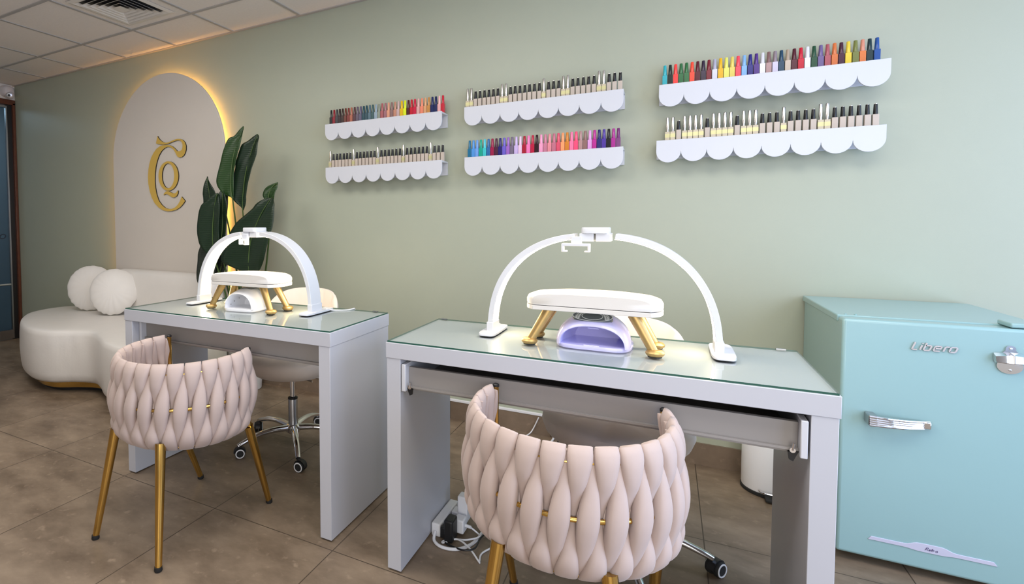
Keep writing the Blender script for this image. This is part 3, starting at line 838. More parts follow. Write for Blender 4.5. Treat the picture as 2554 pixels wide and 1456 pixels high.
# ------------------------------------------------------------------------ plant
PX_, PY_ = -2.61, -0.155
pl = thing('potted_plant', 'tall dark green broad-leaf plant beside the lit arch', 'plant', (PX_, PY_, 0))
MB().lathe([(0.098, 0.0), (0.105, 0.004), (0.128, 0.30), (0.130, 0.315), (0.118, 0.315), (0.112, 0.27)], 36, cap1=False).build('pot', M['pot'], pl)
MB().lathe([(0.112, 0.262), (0.112, 0.275), (0.05, 0.285)], 24).build('soil', M['soil'], pl)
def leaf(data, material, fold, dy_top, stem_to, label=None):
    y0, mid, rows = data
    rws = []
    n = len(rows)
    # densify rows
    R_ = smoothpts([(r[0], r[1], 0) for r in rows], 3)
    R2 = smoothpts([(r[2], r[3], 0) for r in rows], 3)
    m_ = MB()
    grid = []
    K = 8
    # midrib: a smooth quadratic through the middle of the blade
    zs = [a_[1] for a_ in R_]
    xs_ = [a_[0] + (b_[0] - a_[0]) * mid for a_, b_ in zip(R_, R2)]
    zt, zb = zs[0], zs[-1]
    def quad(z):
        u_ = (zt - z) / (zt - zb)
        return c0 + c1 * u_ + c2 * u_ * u_
    S_ = [[0.0] * 3 for _ in range(3)]
    T_ = [0.0] * 3
    for z, x in zip(zs, xs_):
        u_ = (zt - z) / (zt - zb)
        bs = (1, u_, u_ * u_)
        for i in range(3):
            T_[i] += bs[i] * x
            for j in range(3):
                S_[i][j] += bs[i] * bs[j]
    c0, c1, c2 = Matrix(S_).inverted() @ Vector(T_)
    N = len(R_)
    mids = []
    for i in range(N):
        a, b = R_[i], R2[i]
        u = i / (N - 1)
        w = math.hypot(b[0] - a[0], b[1] - a[1])
        row = []
        mf = (quad(a[1]) - a[0]) / max(1e-4, b[0] - a[0])
        mf = min(0.9, max(0.1, mf))
        for k in range(K + 1):
            s_ = k / K
            x = a[0] + (b[0] - a[0]) * s_
            z = a[1] + (b[1] - a[1]) * s_
            dd = (s_ - mf) * w
            y = y0 + dy_top * (1 - u) ** 2 - fold * abs(dd) + 0.004 * math.sin(s_ * 9 + u * 14)
            row.append((x - PX_, y - PY_, z))
        grid.append(row)
        mk = mf
        x = a[0] + (b[0] - a[0]) * mk
        z = a[1] + (b[1] - a[1]) * mk
        mids.append((x - PX_, y0 + dy_top * (1 - u) ** 2 - PY_ - 0.003, z))
    m_.loft(grid, 0, False, False, closed=False)
    lf = m_.build('leaf', material, pl, smooth=60, solid=0.0016)
    mr = MB()
    mr.tube(mids[1:], [0.0018 + 0.0030 * i / len(mids) for i in range(len(mids) - 1)], 6)
    mr.build('midrib', M['leaf_stem'], lf)
    e = mids[-1]
    sp = smoothpts([e, ((e[0] * 2 + stem_to[0]) / 3 * 1.0, (e[1] + stem_to[1]) / 2, e[2] * 0.62 + 0.1), stem_to], 6)
    MB().tube(sp, [0.0045 + 0.004 * i / len(sp) for i in range(len(sp))], 8).build('leaf_stalk', M['leaf_stem'], pl)
    return lf
leaf(LEAF_a, M['leaf_bright'], 0.25, 0.05, (-0.02, 0.0, 0.27))
leaf(LEAF_b, M['leaf'], 0.30, 0.04, (0.03, 0.0, 0.27))
leaf(LEAF_c, M['leaf'], 0.20, 0.02, (-0.05, 0.02, 0.27))
leaf(LEAF_d, M['leaf'], 0.25, 0.03, (-0.05, -0.03, 0.27))
leaf(LEAF_e, M['leaf_dry'], 0.20, 0.02, (-0.06, -0.01, 0.27))
leaf(LEAF_f, M['leaf'], 0.35, 0.03, (-0.03, -0.03, 0.27))
leaf(LEAF_g, M['leaf_dry'], 0.20, 0.03, (-0.02, 0.03, 0.27))
leaf(LEAF_h, M['leaf'], 0.18, 0.05, (0.02, -0.04, 0.27))
leaf(LEAF_i, M['leaf_bright'], 0.20, 0.03, (0.05, 0.02, 0.27))
leaf(LEAF_j, M['leaf_dry'], 0.25, 0.02, (-0.02, -0.05, 0.27))

# ------------------------------------------------------------------------ desks
DW, DD, DH, DT = 1.163, 0.466, 0.780, 0.052
def desk(loc, label, closed, rz=0):
    d = thing('nail_desk', label, 'desk', loc, rz, 'white nail desks')
    MB().box((0, 0, DH - DT), (DW, DD, DH)).build('desk_top', M['desk'], d, bevel=0.0015)
    for x in (0.003, DW - 0.053):
        sp = MB().box((x, 0.002, 0.006), (x + 0.050, DD - 0.002, DH - DT))
        o = sp.build('side_panel', M['desk'], d, bevel=0.0012)
        gl = MB()
        gl.box((x + 0.012, 0.03, 0), (x + 0.038, 0.05, 0.006))
        gl.box((x + 0.012, DD - 0.05, 0), (x + 0.038, DD - 0.03, 0.006))
        gl.build('glide', M['black'], o)
    MB().box((0.053, DD - 0.022, 0.66), (DW - 0.053, DD - 0.006, DH - DT)).build('back_rail', M['desk'], d)
    x0, x1 = 0.061, DW - 0.061
    yf = 0.0 if not closed else 0.035
    zt, zb = (0.712, 0.622) if not closed else (0.722, 0.630)
    dr = MB().box((x0, yf + 0.02, zb + 0.01), (x1, DD - 0.03, zb + 0.016))
    dr.box((x0, DD - 0.04, zb), (x1, DD - 0.028, zt))
    D = dr.build('drawer', M['drawer'], d)
    ft = zt - (0.013 if not closed else 0.006)
    fb = zb + 0.002
    MB().box((x0 + 0.010, yf + 0.030, fb), (x1 - 0.010, yf + 0.045, ft)).build('drawer_front', M['drawer'], D, bevel=0.001)
    for xa, xb in ((x0 - 0.004, x0 + 0.010), (x1 - 0.010, x1 + 0.004)):
        MB().box((xa, yf + 0.002, zb), (xb, DD - 0.03, zt)).build('drawer_side', M['white'], D, bevel=0.002)
    if not closed:
        for sx, x in ((1, x0 + 0.020), (-1, x1 - 0.022)):
            c = MB()
            c.tube([(x, yf + 0.030, zb + 0.012), (x, yf + 0.014, zb + 0.012)], 0.006, 12)
            c.tube([(x, yf + 0.016, zb + 0.012), (x + 0.002, yf + 0.013, zb + 0.030)], 0.0028, 8)
            c.build('cam_fitting', M['chrome'], D)
            c = MB()
            c.prism([(-0.012, 0.010), (0.008, 0.006), (0.006, -0.012), (-0.002, -0.016)], lambda a, b, q: (x + a * sx, yf + 0.018 + q, zb + b), 0, 0.008)
            c.build('black_clip', M['black'], D)
    # black sheet stands in for the shade in the gap above the drawer
    MB().box((0.053, yf + 0.05, zt + 0.001), (DW - 0.053, DD - 0.03, zt + 0.004)).build('gap_shade_sheet', M['black'], D)
    return d
def glass_top(loc, label, nclip):
    g = thing('glass_top', label, 'glass top', loc, 0, 'clear glass sheets on the desks')
    m_ = MB()
    a, b = 0.004, 0.004
    x0, y0, z0, x1, y1, z1 = a, b, 0.0006, DW - a, DD - b, 0.0056
    m_.box((x0, y0, z0), (x1, y1, z1))
    m_.m = [0, 0, 1, 1, 1, 1]
    m_.build('glass_sheet', [M['glass_top'], M['glass_edge']], g, smooth=0)
    for x in nclip:
        MB().box((x - 0.012, DD - 0.014, 0.0056), (x + 0.012, DD - 0.004, 0.0085)).build('corner_clip', M['steel'], g)
    return g
NX, NY = -0.8126, -1.4318
LX, LY = -2.2191, -1.4006
desk((NX, NY, 0), 'white nail desk with open grey drawer box, nearest the fridge', False)
desk((LX, LY, 0), 'white nail desk with closed drawer, beside the white sofa', True)
glass_top((NX, NY, DH), 'green-edged clear glass sheet covering the desk nearest the fridge', (0.03, 1.12))
glass_top((LX, LY, DH), 'green-edged clear glass sheet covering the desk beside the sofa', (1.10,))
TZ = DH + 0.0056

# --------------------------------------------------------------- arch desk lamps
def arch_lamp(loc, label, clip):
    L = thing('arch_lamp', label, 'desk lamp', loc, 0, 'white arch lamps on the desks')
    A, H, n_ = 0.348, 0.357, 2.35
    def P(t, inn):
        a, h = A - inn, H - inn
        return (a * sgnpow(math.cos(t), 2 / n_), h * abs(math.sin(t)) ** (2 / n_))
    ta, tb = 0.0, PI / 2 - 0.13
    y0, y1 = -0.0375, 0.0375
    for sgn in (-1, 1):
        rings, led = [], []
        N = 40
        for i in range(N + 1):
            t = tb * i / N
            ox, oz = P(t, 0)
            ix, iz = P(t, 0.018)
            oz = max(oz, 0.004)
            iz = max(iz, 0.004)
            rings.append([(sgn * ox, y0, oz), (sgn * ox, y1, oz), (sgn * ix, y1, iz), (sgn * ix, y0, iz)])
            jx, jz = P(t, 0.0195)
            if t > 0.05:
                led.append([(sgn * ix, y0 + 0.008, iz), (sgn * ix, y1 - 0.008, iz), (sgn * jx, y1 - 0.008, jz), (sgn * jx, y0 + 0.008, jz)])
        m_ = MB()
        m_.loft(rings)
        arm = m_.build('lamp_arm', M['lamp_white'], L, smooth=30, bevel=0.0015)
        m_ = MB()
        m_.loft(led)
        m_.build('light_strip', M['led_lamp'], arm, smooth=30)
        f = MB()
        oc = superellipse(0.030, 0.105, 40, 5, sgn * 0.342 + 0.006, 0.0)
        f.loft([[(a, b, 0.003) for a, b in oc], [(a, b, 0.006) for a, b in oc], [(a * 0.995 + 0.005 * sgn * 0.34, b * 0.97, 0.010) for a, b in oc]])
        ft = f.build('foot', M['lamp_white'], L, smooth=40)
        f = MB()
        oc = superellipse(0.028, 0.103, 40, 5, sgn * 0.342 + 0.006, 0.0)
        f.loft([[(a, b, 0.0) for a, b in oc], [(a, b, 0.003) for a, b in oc]])
        f.build('rubber_pad', M['rubber'], ft)
        MB().box((sgn * 0.339 - 0.012, y0 - 0.002, 0.008), (sgn * 0.339 + 0.012, y1 + 0.002, 0.040)).build('foot_socket', M['lamp_white'], L, bevel=0.002)
        MB().box((min(sgn * 0.003, sgn * 0.046), y0 - 0.003, H - 0.028), (max(sgn * 0.003, sgn * 0.046), y1 + 0.003, H - 0.002)).build('hinge_block', M['lamp_white'], L, bevel=0.002)
    m_ = MB()
    oc = superellipse(0.042, 0.046, 36, 5)
    m_.loft([[(a, b, H - 0.002) for a, b in oc], [(a, b, H + 0.014) for a, b in oc], [(a * 0.96, b * 0.96, H + 0.017) for a, b in oc]])
    m_.build('hinge_cap', M['lamp_white'], L, smooth=40)
    # phone clip
    cx, cy, rz = clip
    cl = MB()
    R3 = Matrix.Rotation(rz, 3, 'Z')
    def bx(a, b):
        k0 = len(cl.v)
        cl.box(a, b)
        for i in range(k0, len(cl.v)):
            v = R3 @ Vector(cl.v[i])
            cl.v[i] = (v.x + cx, v.y + cy, v.z)
    bx((-0.040, -0.010, H - 0.043), (0.040, 0.012, H - 0.034))
    bx((-0.043, -0.010, H - 0.060), (-0.036, 0.012, H - 0.034))
    bx((0.036, -0.010, H - 0.060), (0.043, 0.012, H - 0.034))
    bx((-0.043, -0.010, H - 0.062), (-0.026, 0.012, H - 0.057))
    bx((0.026, -0.010, H - 0.062), (0.043, 0.012, H - 0.057))
    c_ = cl.build('phone_clip', M['lamp_white'], L, bevel=0.002)
    MB().box((cx - 0.016, -0.046, H - 0.036), (cx + 0.016, -0.030, H - 0.012)).build('clip_mount', M['lamp_white'], c_, bevel=0.002)
    return L
arch_lamp((-0.201, -1.120, TZ), 'white arch lamp with warm light strip on desk nearest the fridge', (-0.054, -0.052, 0.0))
arch_lamp((-1.682, -1.090, TZ), 'white arch lamp with warm light strip on desk beside the sofa', (-0.022, -0.052, -0.5))

# --------------------------------------------------------------- manicure hand rests
def hand_rest(loc, label, rz=0):
    h = thing('hand_rest', label, 'hand rest', loc, rz, 'padded hand rests with gold legs')
    pts = [(-0.168, -0.115), (0.168, -0.115), (0.190, -0.085), (0.198, -0.03), (0.185, 0.035), (0.130, 0.085), (0.06, 0.105), (-0.06, 0.105), (-0.130, 0.085), (-0.185, 0.035), (-0.198, -0.03), (-0.190, -0.085)]
    bot = smoothpts([(a, b, 0) for a, b in pts[1:] + pts[:1]], 6) + [(-0.10, -0.115, 0), (0.0, -0.115, 0), (0.10, -0.115, 0)]
    outl2 = [(p[0], p[1]) for p in bot]
    z0 = 0.116
    b = MB()
    b.loft([[(x, y, z0 - 0.002) for x, y in outl2], [(x, y, z0 + 0.012) for x, y in outl2]])
    b.build('base_board', M['pad'], h, smooth=40, bevel=0.0015)
    p = MB()
    sc = [(0.985, z0 + 0.014), (1.0, z0 + 0.018), (1.0, z0 + 0.030), (0.975, z0 + 0.039), (0.90, z0 + 0.045), (0.72, z0 + 0.049), (0.4, z0 + 0.051)]
    rings = []
    for s_, z in sc:
        rings.append([(x * s_, -0.115 + (y + 0.115) * (0.5 + s_ * 0.5) if s_ < 0.95 else y * s_ + (-0.115) * (1 - s_), z) for x, y in outl2])
    p.loft(rings)
    p.build('pad', M['pad'], h, smooth=50)
    g = MB()
    g.loft([[(x * 0.975, -0.115 + (y + 0.115) * 0.975 + 0.002, z0 + 0.011) for x, y in outl2], [(x * 0.975, -0.115 + (y + 0.115) * 0.975 + 0.002, z0 + 0.016) for x, y in outl2]])
    g.build('pad_gap', M['black'], h)
    for sx in (-1, 1):
        for fy, ty in ((-0.105, -0.088), (0.012, -0.004)):
            l_ = MB()
            l_.tube([(sx * 0.176, fy, 0.012), (sx * 0.120, ty, z0)], [0.0125, 0.0170], 18)
            lg_ = l_.build('leg', M['brushed_gold'], h)
            f = MB().lathe([(0.018, 0.002), (0.024, 0.007), (0.0255, 0.013), (0.021, 0.019), (0.010, 0.022)], 24, (sx * 0.178, fy, 0))
            ft = f.build('leg_foot', M['brushed_gold'], lg_)
            MB().lathe([(0.019, 0.0), (0.019, 0.003)], 20, (sx * 0.178, fy, 0)).build('foot_felt', M['rubber'], lg_)
    return h
hand_rest((-0.203, -1.150, TZ), 'ivory padded hand rest on gold legs, desk nearest the fridge')
hand_rest((-1.664, -1.110, TZ), 'ivory padded hand rest on gold legs, desk beside the sofa')

# ------------------------------------------------------------------- UV nail lamps
def uv_lamp(loc, label, rz, m_shell, W, Dp, Hh, fancy):
    ow, oh = (0.87, 0.68) if fancy else (0.84, 0.80)
    u = thing('uv_nail_lamp', label, 'nail lamp', loc, rz, 'nail lamps under the hand rests')
    N = 36
    def arch(a, h, y, e=2.3, z0=0.010):
        return [(a * sgnpow(math.cos(PI * k / N), 2 / e), y, z0 + h * abs(math.sin(PI * k / N)) ** (2 / e)) for k in range(N + 1)]
    m_ = MB()
    w = W / 2
    prof = [(w * ow, Hh * oh, -0.000), (w * 0.93, Hh * 0.80, 0.006), (w * 0.985, Hh * 0.90, 0.022), (w * 1.0, Hh, 0.055), (w * 0.98, Hh, 0.10), (w * 0.90, Hh * 0.96, Dp * 0.72), (w * 0.74, Hh * 0.80, Dp * 0.92), (w * 0.55, Hh * 0.5, Dp)]
    rings = [arch(a, h, y) for a, h, y in prof]
    inner = [arch(w * (ow - 0.01), Hh * (oh - 0.015), 0.001), arch(w * (ow - 0.03), Hh * (oh - 0.04), 0.05), arch(w * 0.62, Hh * 0.52, Dp * 0.8)]
    m_.loft(list(reversed(inner)) + rings, 0, True, True, closed=False)
    m_.build('shell', m_shell, u, smooth=50)
    t = MB()
    oc = []
    for k in range(48):
        a = 2 * PI * k / 48
        x = w * 1.03 * sgnpow(math.cos(a), 2 / 3.5)
        y = Dp / 2 - 0.004 + (Dp / 2 + 0.010) * sgnpow(math.sin(a), 2 / 3.5)
        if math.sin(a) < 0:
            y += 0.010 * (1 - (x / w) ** 2)
        oc.append((x, y))
    t.loft([[(x * 0.98, y, 0.0) for x, y in oc], [(x, y, 0.003) for x, y in oc], [(x, y, 0.009) for x, y in oc], [(x * 0.97, y * 0.985 + 0.001, 0.012) for x, y in oc]])
    t.build('base_tray', m_shell, u, smooth=45)
    if fancy:
        b = MB()
        b.box((-0.022, 0.004, 0.0118), (0.022, 0.0055, 0.0132))
        b.build('tray_ridge', M['plastic'], u)
        b = MB()
        b.box((-0.016, 0.052, Hh * 0.60), (0.016, 0.055, Hh * 0.64))
        b.build('sensor_bump', m_shell, u)
        # display disc with a leaf wreath printed round a dark centre
        dsp = MB()
        tilt = Matrix.Rotation(math.radians(40), 3, 'X')
        c0 = Vector((0, 0.024, 0.0990))
        def T(x, y, z):
            v = tilt @ Vector((x, y, z))
            return tuple(c0 + v)
        el = [(0.058 * math.cos(2 * PI * k / 40), 0.020 * math.sin(2 * PI * k / 40)) for k in range(40)]
        dsp.loft([[T(x, y, -0.014) for x, y in el], [T(x, y, 0.001) for x, y in el], [T(x * 0.98, y * 0.98, 0.002) for x, y in el]])
        D_ = dsp.build('display', M['panel_grey'], u, smooth=40)
        lf = MB()
        def lz(x, y, ang, ln, wd):
            ca, sa = math.cos(ang), math.sin(ang)
            sh = [(0, 0), (ln * 0.35, wd), (ln, 0), (ln * 0.35, -wd)]
            q = [T(x + a * ca - b * sa, y + a * sa + b * ca, 0.0023) for a, b in sh]
            q2 = [T(x + a * ca - b * sa, y + a * sa + b * ca, 0.0030) for a, b in sh]
            lf.loft([q, q2])
        for sx in (-1, 1):
            for k in range(6):
                y = -0.013 + 0.0048 * k
                x = sx * (0.042 - 0.0016 * k * k * 0.3)
                lz(x, y, PI / 2 + sx * 0.9, 0.010, 0.0022)
                lz(x, y, PI / 2 - sx * 0.7, 0.012, 0.0022)
        ring2 = [(0.030 * math.cos(2 * PI * k / 36), 0.0145 * math.sin(2 * PI * k / 36)) for k in range(37)]
        ribbon(lf, ring2, 0.002, lambda a, b, q: T(a, b, 0.0023 + q), 0.0008)
        ribbon(lf, [(a * 1.9, b * 1.37) for a, b in ring2], 0.002, lambda a, b, q: T(a, b, 0.0020 + q), 0.0008)
        lf.build('leaf_print', M['panel_leaf'], D_, smooth=0)
    else:
        b = MB().box((-0.03, 0.06, 0.010 + Hh - 0.002), (0.03, 0.11, 0.010 + Hh + 0.0015))
        b.build('display', M['panel_grey'], u, bevel=0.001)
        for sx in (-1, 1):
            b = MB()
            for k in range(3):
                b.tube([(sx * (W / 2 * 0.74 - 0.006 * k * k * 0.7), 0.03 + 0.02 * k, 0.025 + 0.012 * k), (sx * (W / 2 * 0.72 - 0.006 * k * k * 0.7), 0.03 + 0.02 * k, 0.025 + 0.012 * k)], 0.003, 8)
            b.build('diode', M['silver_cap'], u)
    return u
uv_lamp((-0.197, -1.252, TZ), 'lilac glossy nail lamp with leaf-print display, desk nearest the fridge', 0.0, M['lilac'], 0.215, 0.19, 0.092, True)
uv_lamp((-1.668, -1.225, TZ), 'small white nail lamp under the rest, desk beside the sofa', 0.10, M['plastic'], 0.170, 0.15, 0.086, False)

# ------------------------------------------------------------ woven tub chairs
def woven_chair(loc, label, rz=0):
    c = thing('tub_chair', label, 'chair', loc, rz, 'woven blush tub chairs')
    pitch = math.radians(13.1)
    ZB = 0.372
    def shell(phi, v, off):
        ztop = 0.678 + 0.013 * (phi / 2.03) ** 2
        z = ZB + (ztop - ZB) * v
        r = 0.240 + 0.014 * math.sin(PI * min(1, v * 1.05)) - 0.026 * max(0, 1 - v / 0.2) ** 2 + off
        return r, z
    def strap(k, over):
        NV, NT = 26, 14
        rings = []
        for i in range(NV + 1):
            v = i / NV
            q = abs(2 * v - 1)
            if over:
                w = pitch * (0.150 + 0.42 * q ** 1.3)
                o = (0.004 if q > 0.5 else 0.016) * math.cos(2 * PI * v) * (1 - 0.7 * max(0, (q - 0.75) / 0.25))
                h = 0.010 + 0.0105 * min(1, q * 1.6)
            else:
                w = pitch * (0.05 + 0.345 * (1 - q ** 1.5))
                o = 0.007 * math.cos(2 * PI * (v - 0.5))
                h = 0.010 + 0.0085 * math.sin(PI * v)
                v = 0.03 + 0.94 * v
            ph0 = k * pitch + pitch * 0.52 * (v - 0.75)
            e = 1.0
            dz = 0
            if over and i >= NV - 2:
                e = (0.97, 0.80, 0.30)[i - NV + 2]
                dz = (0.0, 0.002, 0.006)[i - NV + 2]
            if over and i <= 2:
                e = (0.3, 0.75, 0.95)[i]
                dz = -(0.005, 0.003, 0.0)[i]
            ring = []
            for t in range(NT):
                a = 2 * PI * t / NT
                ph = ph0 + w * sgnpow(math.cos(a), 0.9) * (0.75 + 0.25 * e)
                r, z = shell(ph, v, o + h * e * sgnpow(math.sin(a), 0.62))
                ring.append((r * math.sin(ph), -r * math.cos(ph), z + dz))
            rings.append(ring)
        m_ = MB()
        m_.loft(rings)
        return m_
    for k in range(-8, 9):
        strap(k, True).build('woven_strap', M['velvet'], c, smooth=75)
    for k in range(-9, 9):
        strap(k + 0.5, False).build('woven_strap', M['velvet'], c, smooth=75)
    # gold hoops inside the weave
    for v, nm in ((0.90, 'top_hoop'), (0.50, 'middle_hoop'), (0.03, 'bottom_hoop')):
        pts = []
        for i in range(61):
            ph = math.radians(-112 + 224 * i / 60)
            r, z = shell(ph, v, 0.002 if v == 0.5 else 0)
            pts.append((r * math.sin(ph), -r * math.cos(ph), z))
        MB().tube(pts, 0.0060, 10).build(nm, M['gold'], c)
    # legs: front pair runs up as the arm post
    for sx in (-1, 1):
        ph = math.radians(113.5) * sx
        r, z1 = shell(ph, 1.0, 0)
        _, z0 = shell(ph, 0.0, 0)
        px, py = r * math.sin(ph), -r * math.cos(ph)
        MB().tube([(px, py, z0 - 0.01), (px, py, z1 - 0.004)], 0.0085, 12).build('arm_post', M['gold'], c)
        MB().lathe([(0.0095, 0), (0.0095, 0.006), (0.006, 0.009)], 14, (px, py, z1 - 0.005)).build('post_cap', M['black'], c)
        lg_ = MB().tube([(sx * 0.196, 0.226, 0.012), (px * 0.985, py, z0 + 0.01)], [0.0112, 0.0178], 18).build('leg', M['gold'], c)
        MB().lathe([(0.011, 0.0), (0.0135, 0.004), (0.0125, 0.016)], 16, (sx * 0.1965, 0.227, 0)).build('leg_cap', M['rubber'], lg_)
        lg_ = MB().tube([(sx * 0.170, -0.278, 0.012), (sx * 0.122, -0.222, 0.41)], [0.0112, 0.0178], 18).build('leg', M['gold'], c)
        MB().lathe([(0.011, 0.0), (0.0135, 0.004), (0.0125, 0.016)], 16, (sx * 0.1705, -0.279, 0)).build('leg_cap', M['rubber'], lg_)
    s = MB()
    oc = superellipse(0.226, 0.228, 48, 2.2, 0, 0.0)
    s.loft([[(a * k, b * k + 0.004, z) for a, b in oc] for k, z in ((0.9, 0.415), (0.99, 0.425), (1.0, 0.45), (0.97, 0.475), (0.88, 0.488), (0.6, 0.494))])
    s.build('seat', M['velvet'], c, smooth=60)
    s = MB()
    s.loft([[(a * k, b * k + 0.004, z) for a, b in oc] for k, z in ((0.82, 0.385), (0.9, 0.415))])
    s.build('seat_pan', M['black'], c, smooth=60)
    return c
woven_chair((-1.660, -1.523, 0), 'woven blush velvet tub chair on gold legs at the desk beside the sofa', math.radians(-1.5)).scale = (1.06, 1.04, 1.0)
woven_chair((-0.220, -1.525, 0), 'woven blush velvet tub chair in foreground at the desk nearest the fridge')

# --------------------------------------------------------------- swivel stools
def stool(loc, label, rz, seat_rz):
    s = thing('swivel_stool', label, 'stool', loc, 0, 'cream swivel stools behind the desks')
    R_ = 0.246
    Rm = Matrix.Rotation(seat_rz, 3, 'Z')
    m_ = MB()
    rings = []
    N = 56
    for k, z in ((0.25, 0.385), (0.55, 0.392), (0.80, 0.410), (0.95, 0.438), (1.0, 0.470), (0.985, 0.492), (0.92, 0.505), (0.75, 0.511), (0.45, 0.512), (0.12, 0.510)):
        ring = []
        for i in range(N):
            a = 2 * PI * i / N
            sl = 0.006 * abs(math.sin(a * 4)) ** 0.35 if (z > 0.49 and 0.1 < k < 0.97) else 0.006
            v = Rm @ Vector((R_ * k * math.cos(a), R_ * k * math.sin(a), 0))
            ring.append((v.x, v.y, z + sl - 0.018))
        rings.append(ring)
    m_.loft(rings)
    m_.build('seat', M['stool'], s, smooth=50)
    b = MB()
    rings = []
    NA, NT = 60, 14
    for i in range(NA + 1):
        u = i / NA
        a = math.radians(90 - 82 + 164 * u)
        q = abs(2 * u - 1)
        top = 0.815 - 0.20 * q ** 3.2 - 0.06 * q ** 8
        bot = 0.475
        ring = []
        pf = abs(math.sin(PI * 8 * u)) ** 0.5
        for t in range(NT):
            b_ = 2 * PI * t / NT
            hz = (top - bot) / 2
            zz = (top + bot) / 2 + hz * sgnpow(math.sin(b_), 0.7)
            lean = 0.035 * (zz - bot) / 0.3
            th = (0.014 + 0.008 * pf) * (1 if q < 0.97 else 0.6)
            rr = 0.205 + lean + th * sgnpow(math.cos(b_), 0.8)
            v = Rm @ Vector((rr * math.cos(a), rr * math.sin(a), 0))
            ring.append((v.x, v.y, zz))
        rings.append(ring)
    b.loft(rings)
    b.build('backrest', M['stool'], s, smooth=60)
    MB().lathe([(0.075, 0.372), (0.085, 0.376), (0.085, 0.388)], 24).build('seat_plate', M['black'], s)
    MB().lathe([(0.0135, 0.235), (0.0135, 0.378)], 18).build('gas_lift', M['chrome'], s)
    MB().lathe([(0.025, 0.105), (0.025, 0.248), (0.024, 0.252)], 22).build('column', M['steel'], s)
    MB().lathe([(0.026, 0.250), (0.026, 0.258), (0.016, 0.262)], 22).build('collar', M['black'], s)
    lv = MB().tube([(0.03, -0.02, 0.378), (0.13, -0.04, 0.378), (0.16, -0.045, 0.375)], 0.005, 8)
    lv.build('lever', M['chrome'], s)
    MB().lathe([(0.030, 0.070), (0.040, 0.078), (0.040, 0.108), (0.028, 0.116)], 24).build('hub', M['chrome'], s)
    for k in range(5):
        a = rz + 2 * PI * k / 5
        ca, sa = math.cos(a), math.sin(a)
        pts = [(ca * r, sa * r, z) for r, z in ((0.030, 0.098), (0.12, 0.102), (0.20, 0.092), (0.265, 0.072), (0.300, 0.058))]
        arm = MB().tube(smoothpts(pts, 4), [0.016 - 0.0004 * i for i in range(17)], 12, sx=1.25).build('base_arm', M['chrome'], s)
        h = a + 0.9 + 0.5 * k
        hx, hy = math.cos(h), math.sin(h)
        cx, cy = ca * 0.302, sa * 0.302
        w = MB()
        nx, ny = -hy, hx
        for sd in (-1, 1):
            o = 0.013 * sd
            ring = lambda r, d_: [(cx + nx * (o + d_ * sd) + hx * r * math.cos(2 * PI * t / 24) + hx * 0.012, cy + ny * (o + d_ * sd) + hy * r * math.cos(2 * PI * t / 24) + hy * 0.012, 0.0255 + r * math.sin(2 * PI * t / 24)) for t in range(24)]
            w.loft([ring(0.0225, -0.010), ring(0.0255, -0.006), ring(0.0255, 0.006), ring(0.0235, 0.009)])
        W_ = w.build('caster_wheel', M['rubber'], arm)
        rg = MB()
        for sd in (-1, 1):
            o = 0.013 * sd
            ring = lambda r, d_: [(cx + nx * (o + d_ * sd) + hx * r * math.cos(2 * PI * t / 24) + hx * 0.012, cy + ny * (o + d_ * sd) + hy * r * math.cos(2 * PI * t / 24) + hy * 0.012, 0.0255 + r * math.sin(2 * PI * t / 24)) for t in range(24)]
            rg.loft([ring(0.0235, 0.0085), ring(0.0220, 0.0105), ring(0.0180, 0.0105), ring(0.0175, 0.0085)])
        rg.build('caster_ring', M['plastic'], arm)
        f = MB()
        fr_ = []
        for t in range(9):
            b_ = PI * t / 8
            q = [(-0.008, 0.027), (0.008, 0.027), (0.008, 0.031), (-0.008, 0.031)]
            fr_.append([(cx + nx * d_ * 1.5 + hx * (0.012 + rr * math.cos(b_)), cy + ny * d_ * 1.5 + hy * (0.012 + rr * math.cos(b_)), 0.0255 + rr * math.sin(b_)) for d_, rr in q])
        f.loft(fr_)
        f.build('caster_hood', M['black'], arm)
    return s
stool((-1.715, -0.775, 0), 'cream quilted swivel stool behind the desk beside the sofa', math.radians(-48), math.radians(8))
stool((-0.150, -0.945, 0), 'cream quilted swivel stool behind the desk nearest the fridge', math.radians(2), math.radians(-4))

# ----------------------------------------------------------------------- fridge
FX0, FX1, FYF, FYB, FH = 0.528, 1.035, -0.622, -0.012, 0.845
f = thing('mini_fridge', 'mint green retro mini fridge with chrome handle beside desk', 'fridge', (FX0, FYF, 0))
FWd = FX1 - FX0
m_ = MB().box((0.006, 0.076, 0.028), (FWd, FYB - FYF, 0.822))
m_.build('cabinet', M['mint'], f, bevel=0.004, seg=3)
MB().box((-0.001, 0.070, 0.822), (FWd + 0.004, FYB - FYF, 0.846)).build('top_panel', M['mint'], f, bevel=0.004, seg=3)
MB().box((0.010, 0.062, 0.040), (FWd - 0.008, 0.077, 0.835)).build('door_gasket', M['plastic'], f)
m_ = MB().box((0, 0, 0.030), (FWd, 0.063, 0.843))
dr = m_.build('door', M['mint'], f, bevel=0.010, seg=4)
for x, y in ((0.05, 0.12), (FWd - 0.05, 0.12), (0.05, 0.55), (FWd - 0.05, 0.55)):
    MB().lathe([(0.016, 0), (0.016, 0.028)], 14, (x, y, 0)).build('foot', M['black'], f)
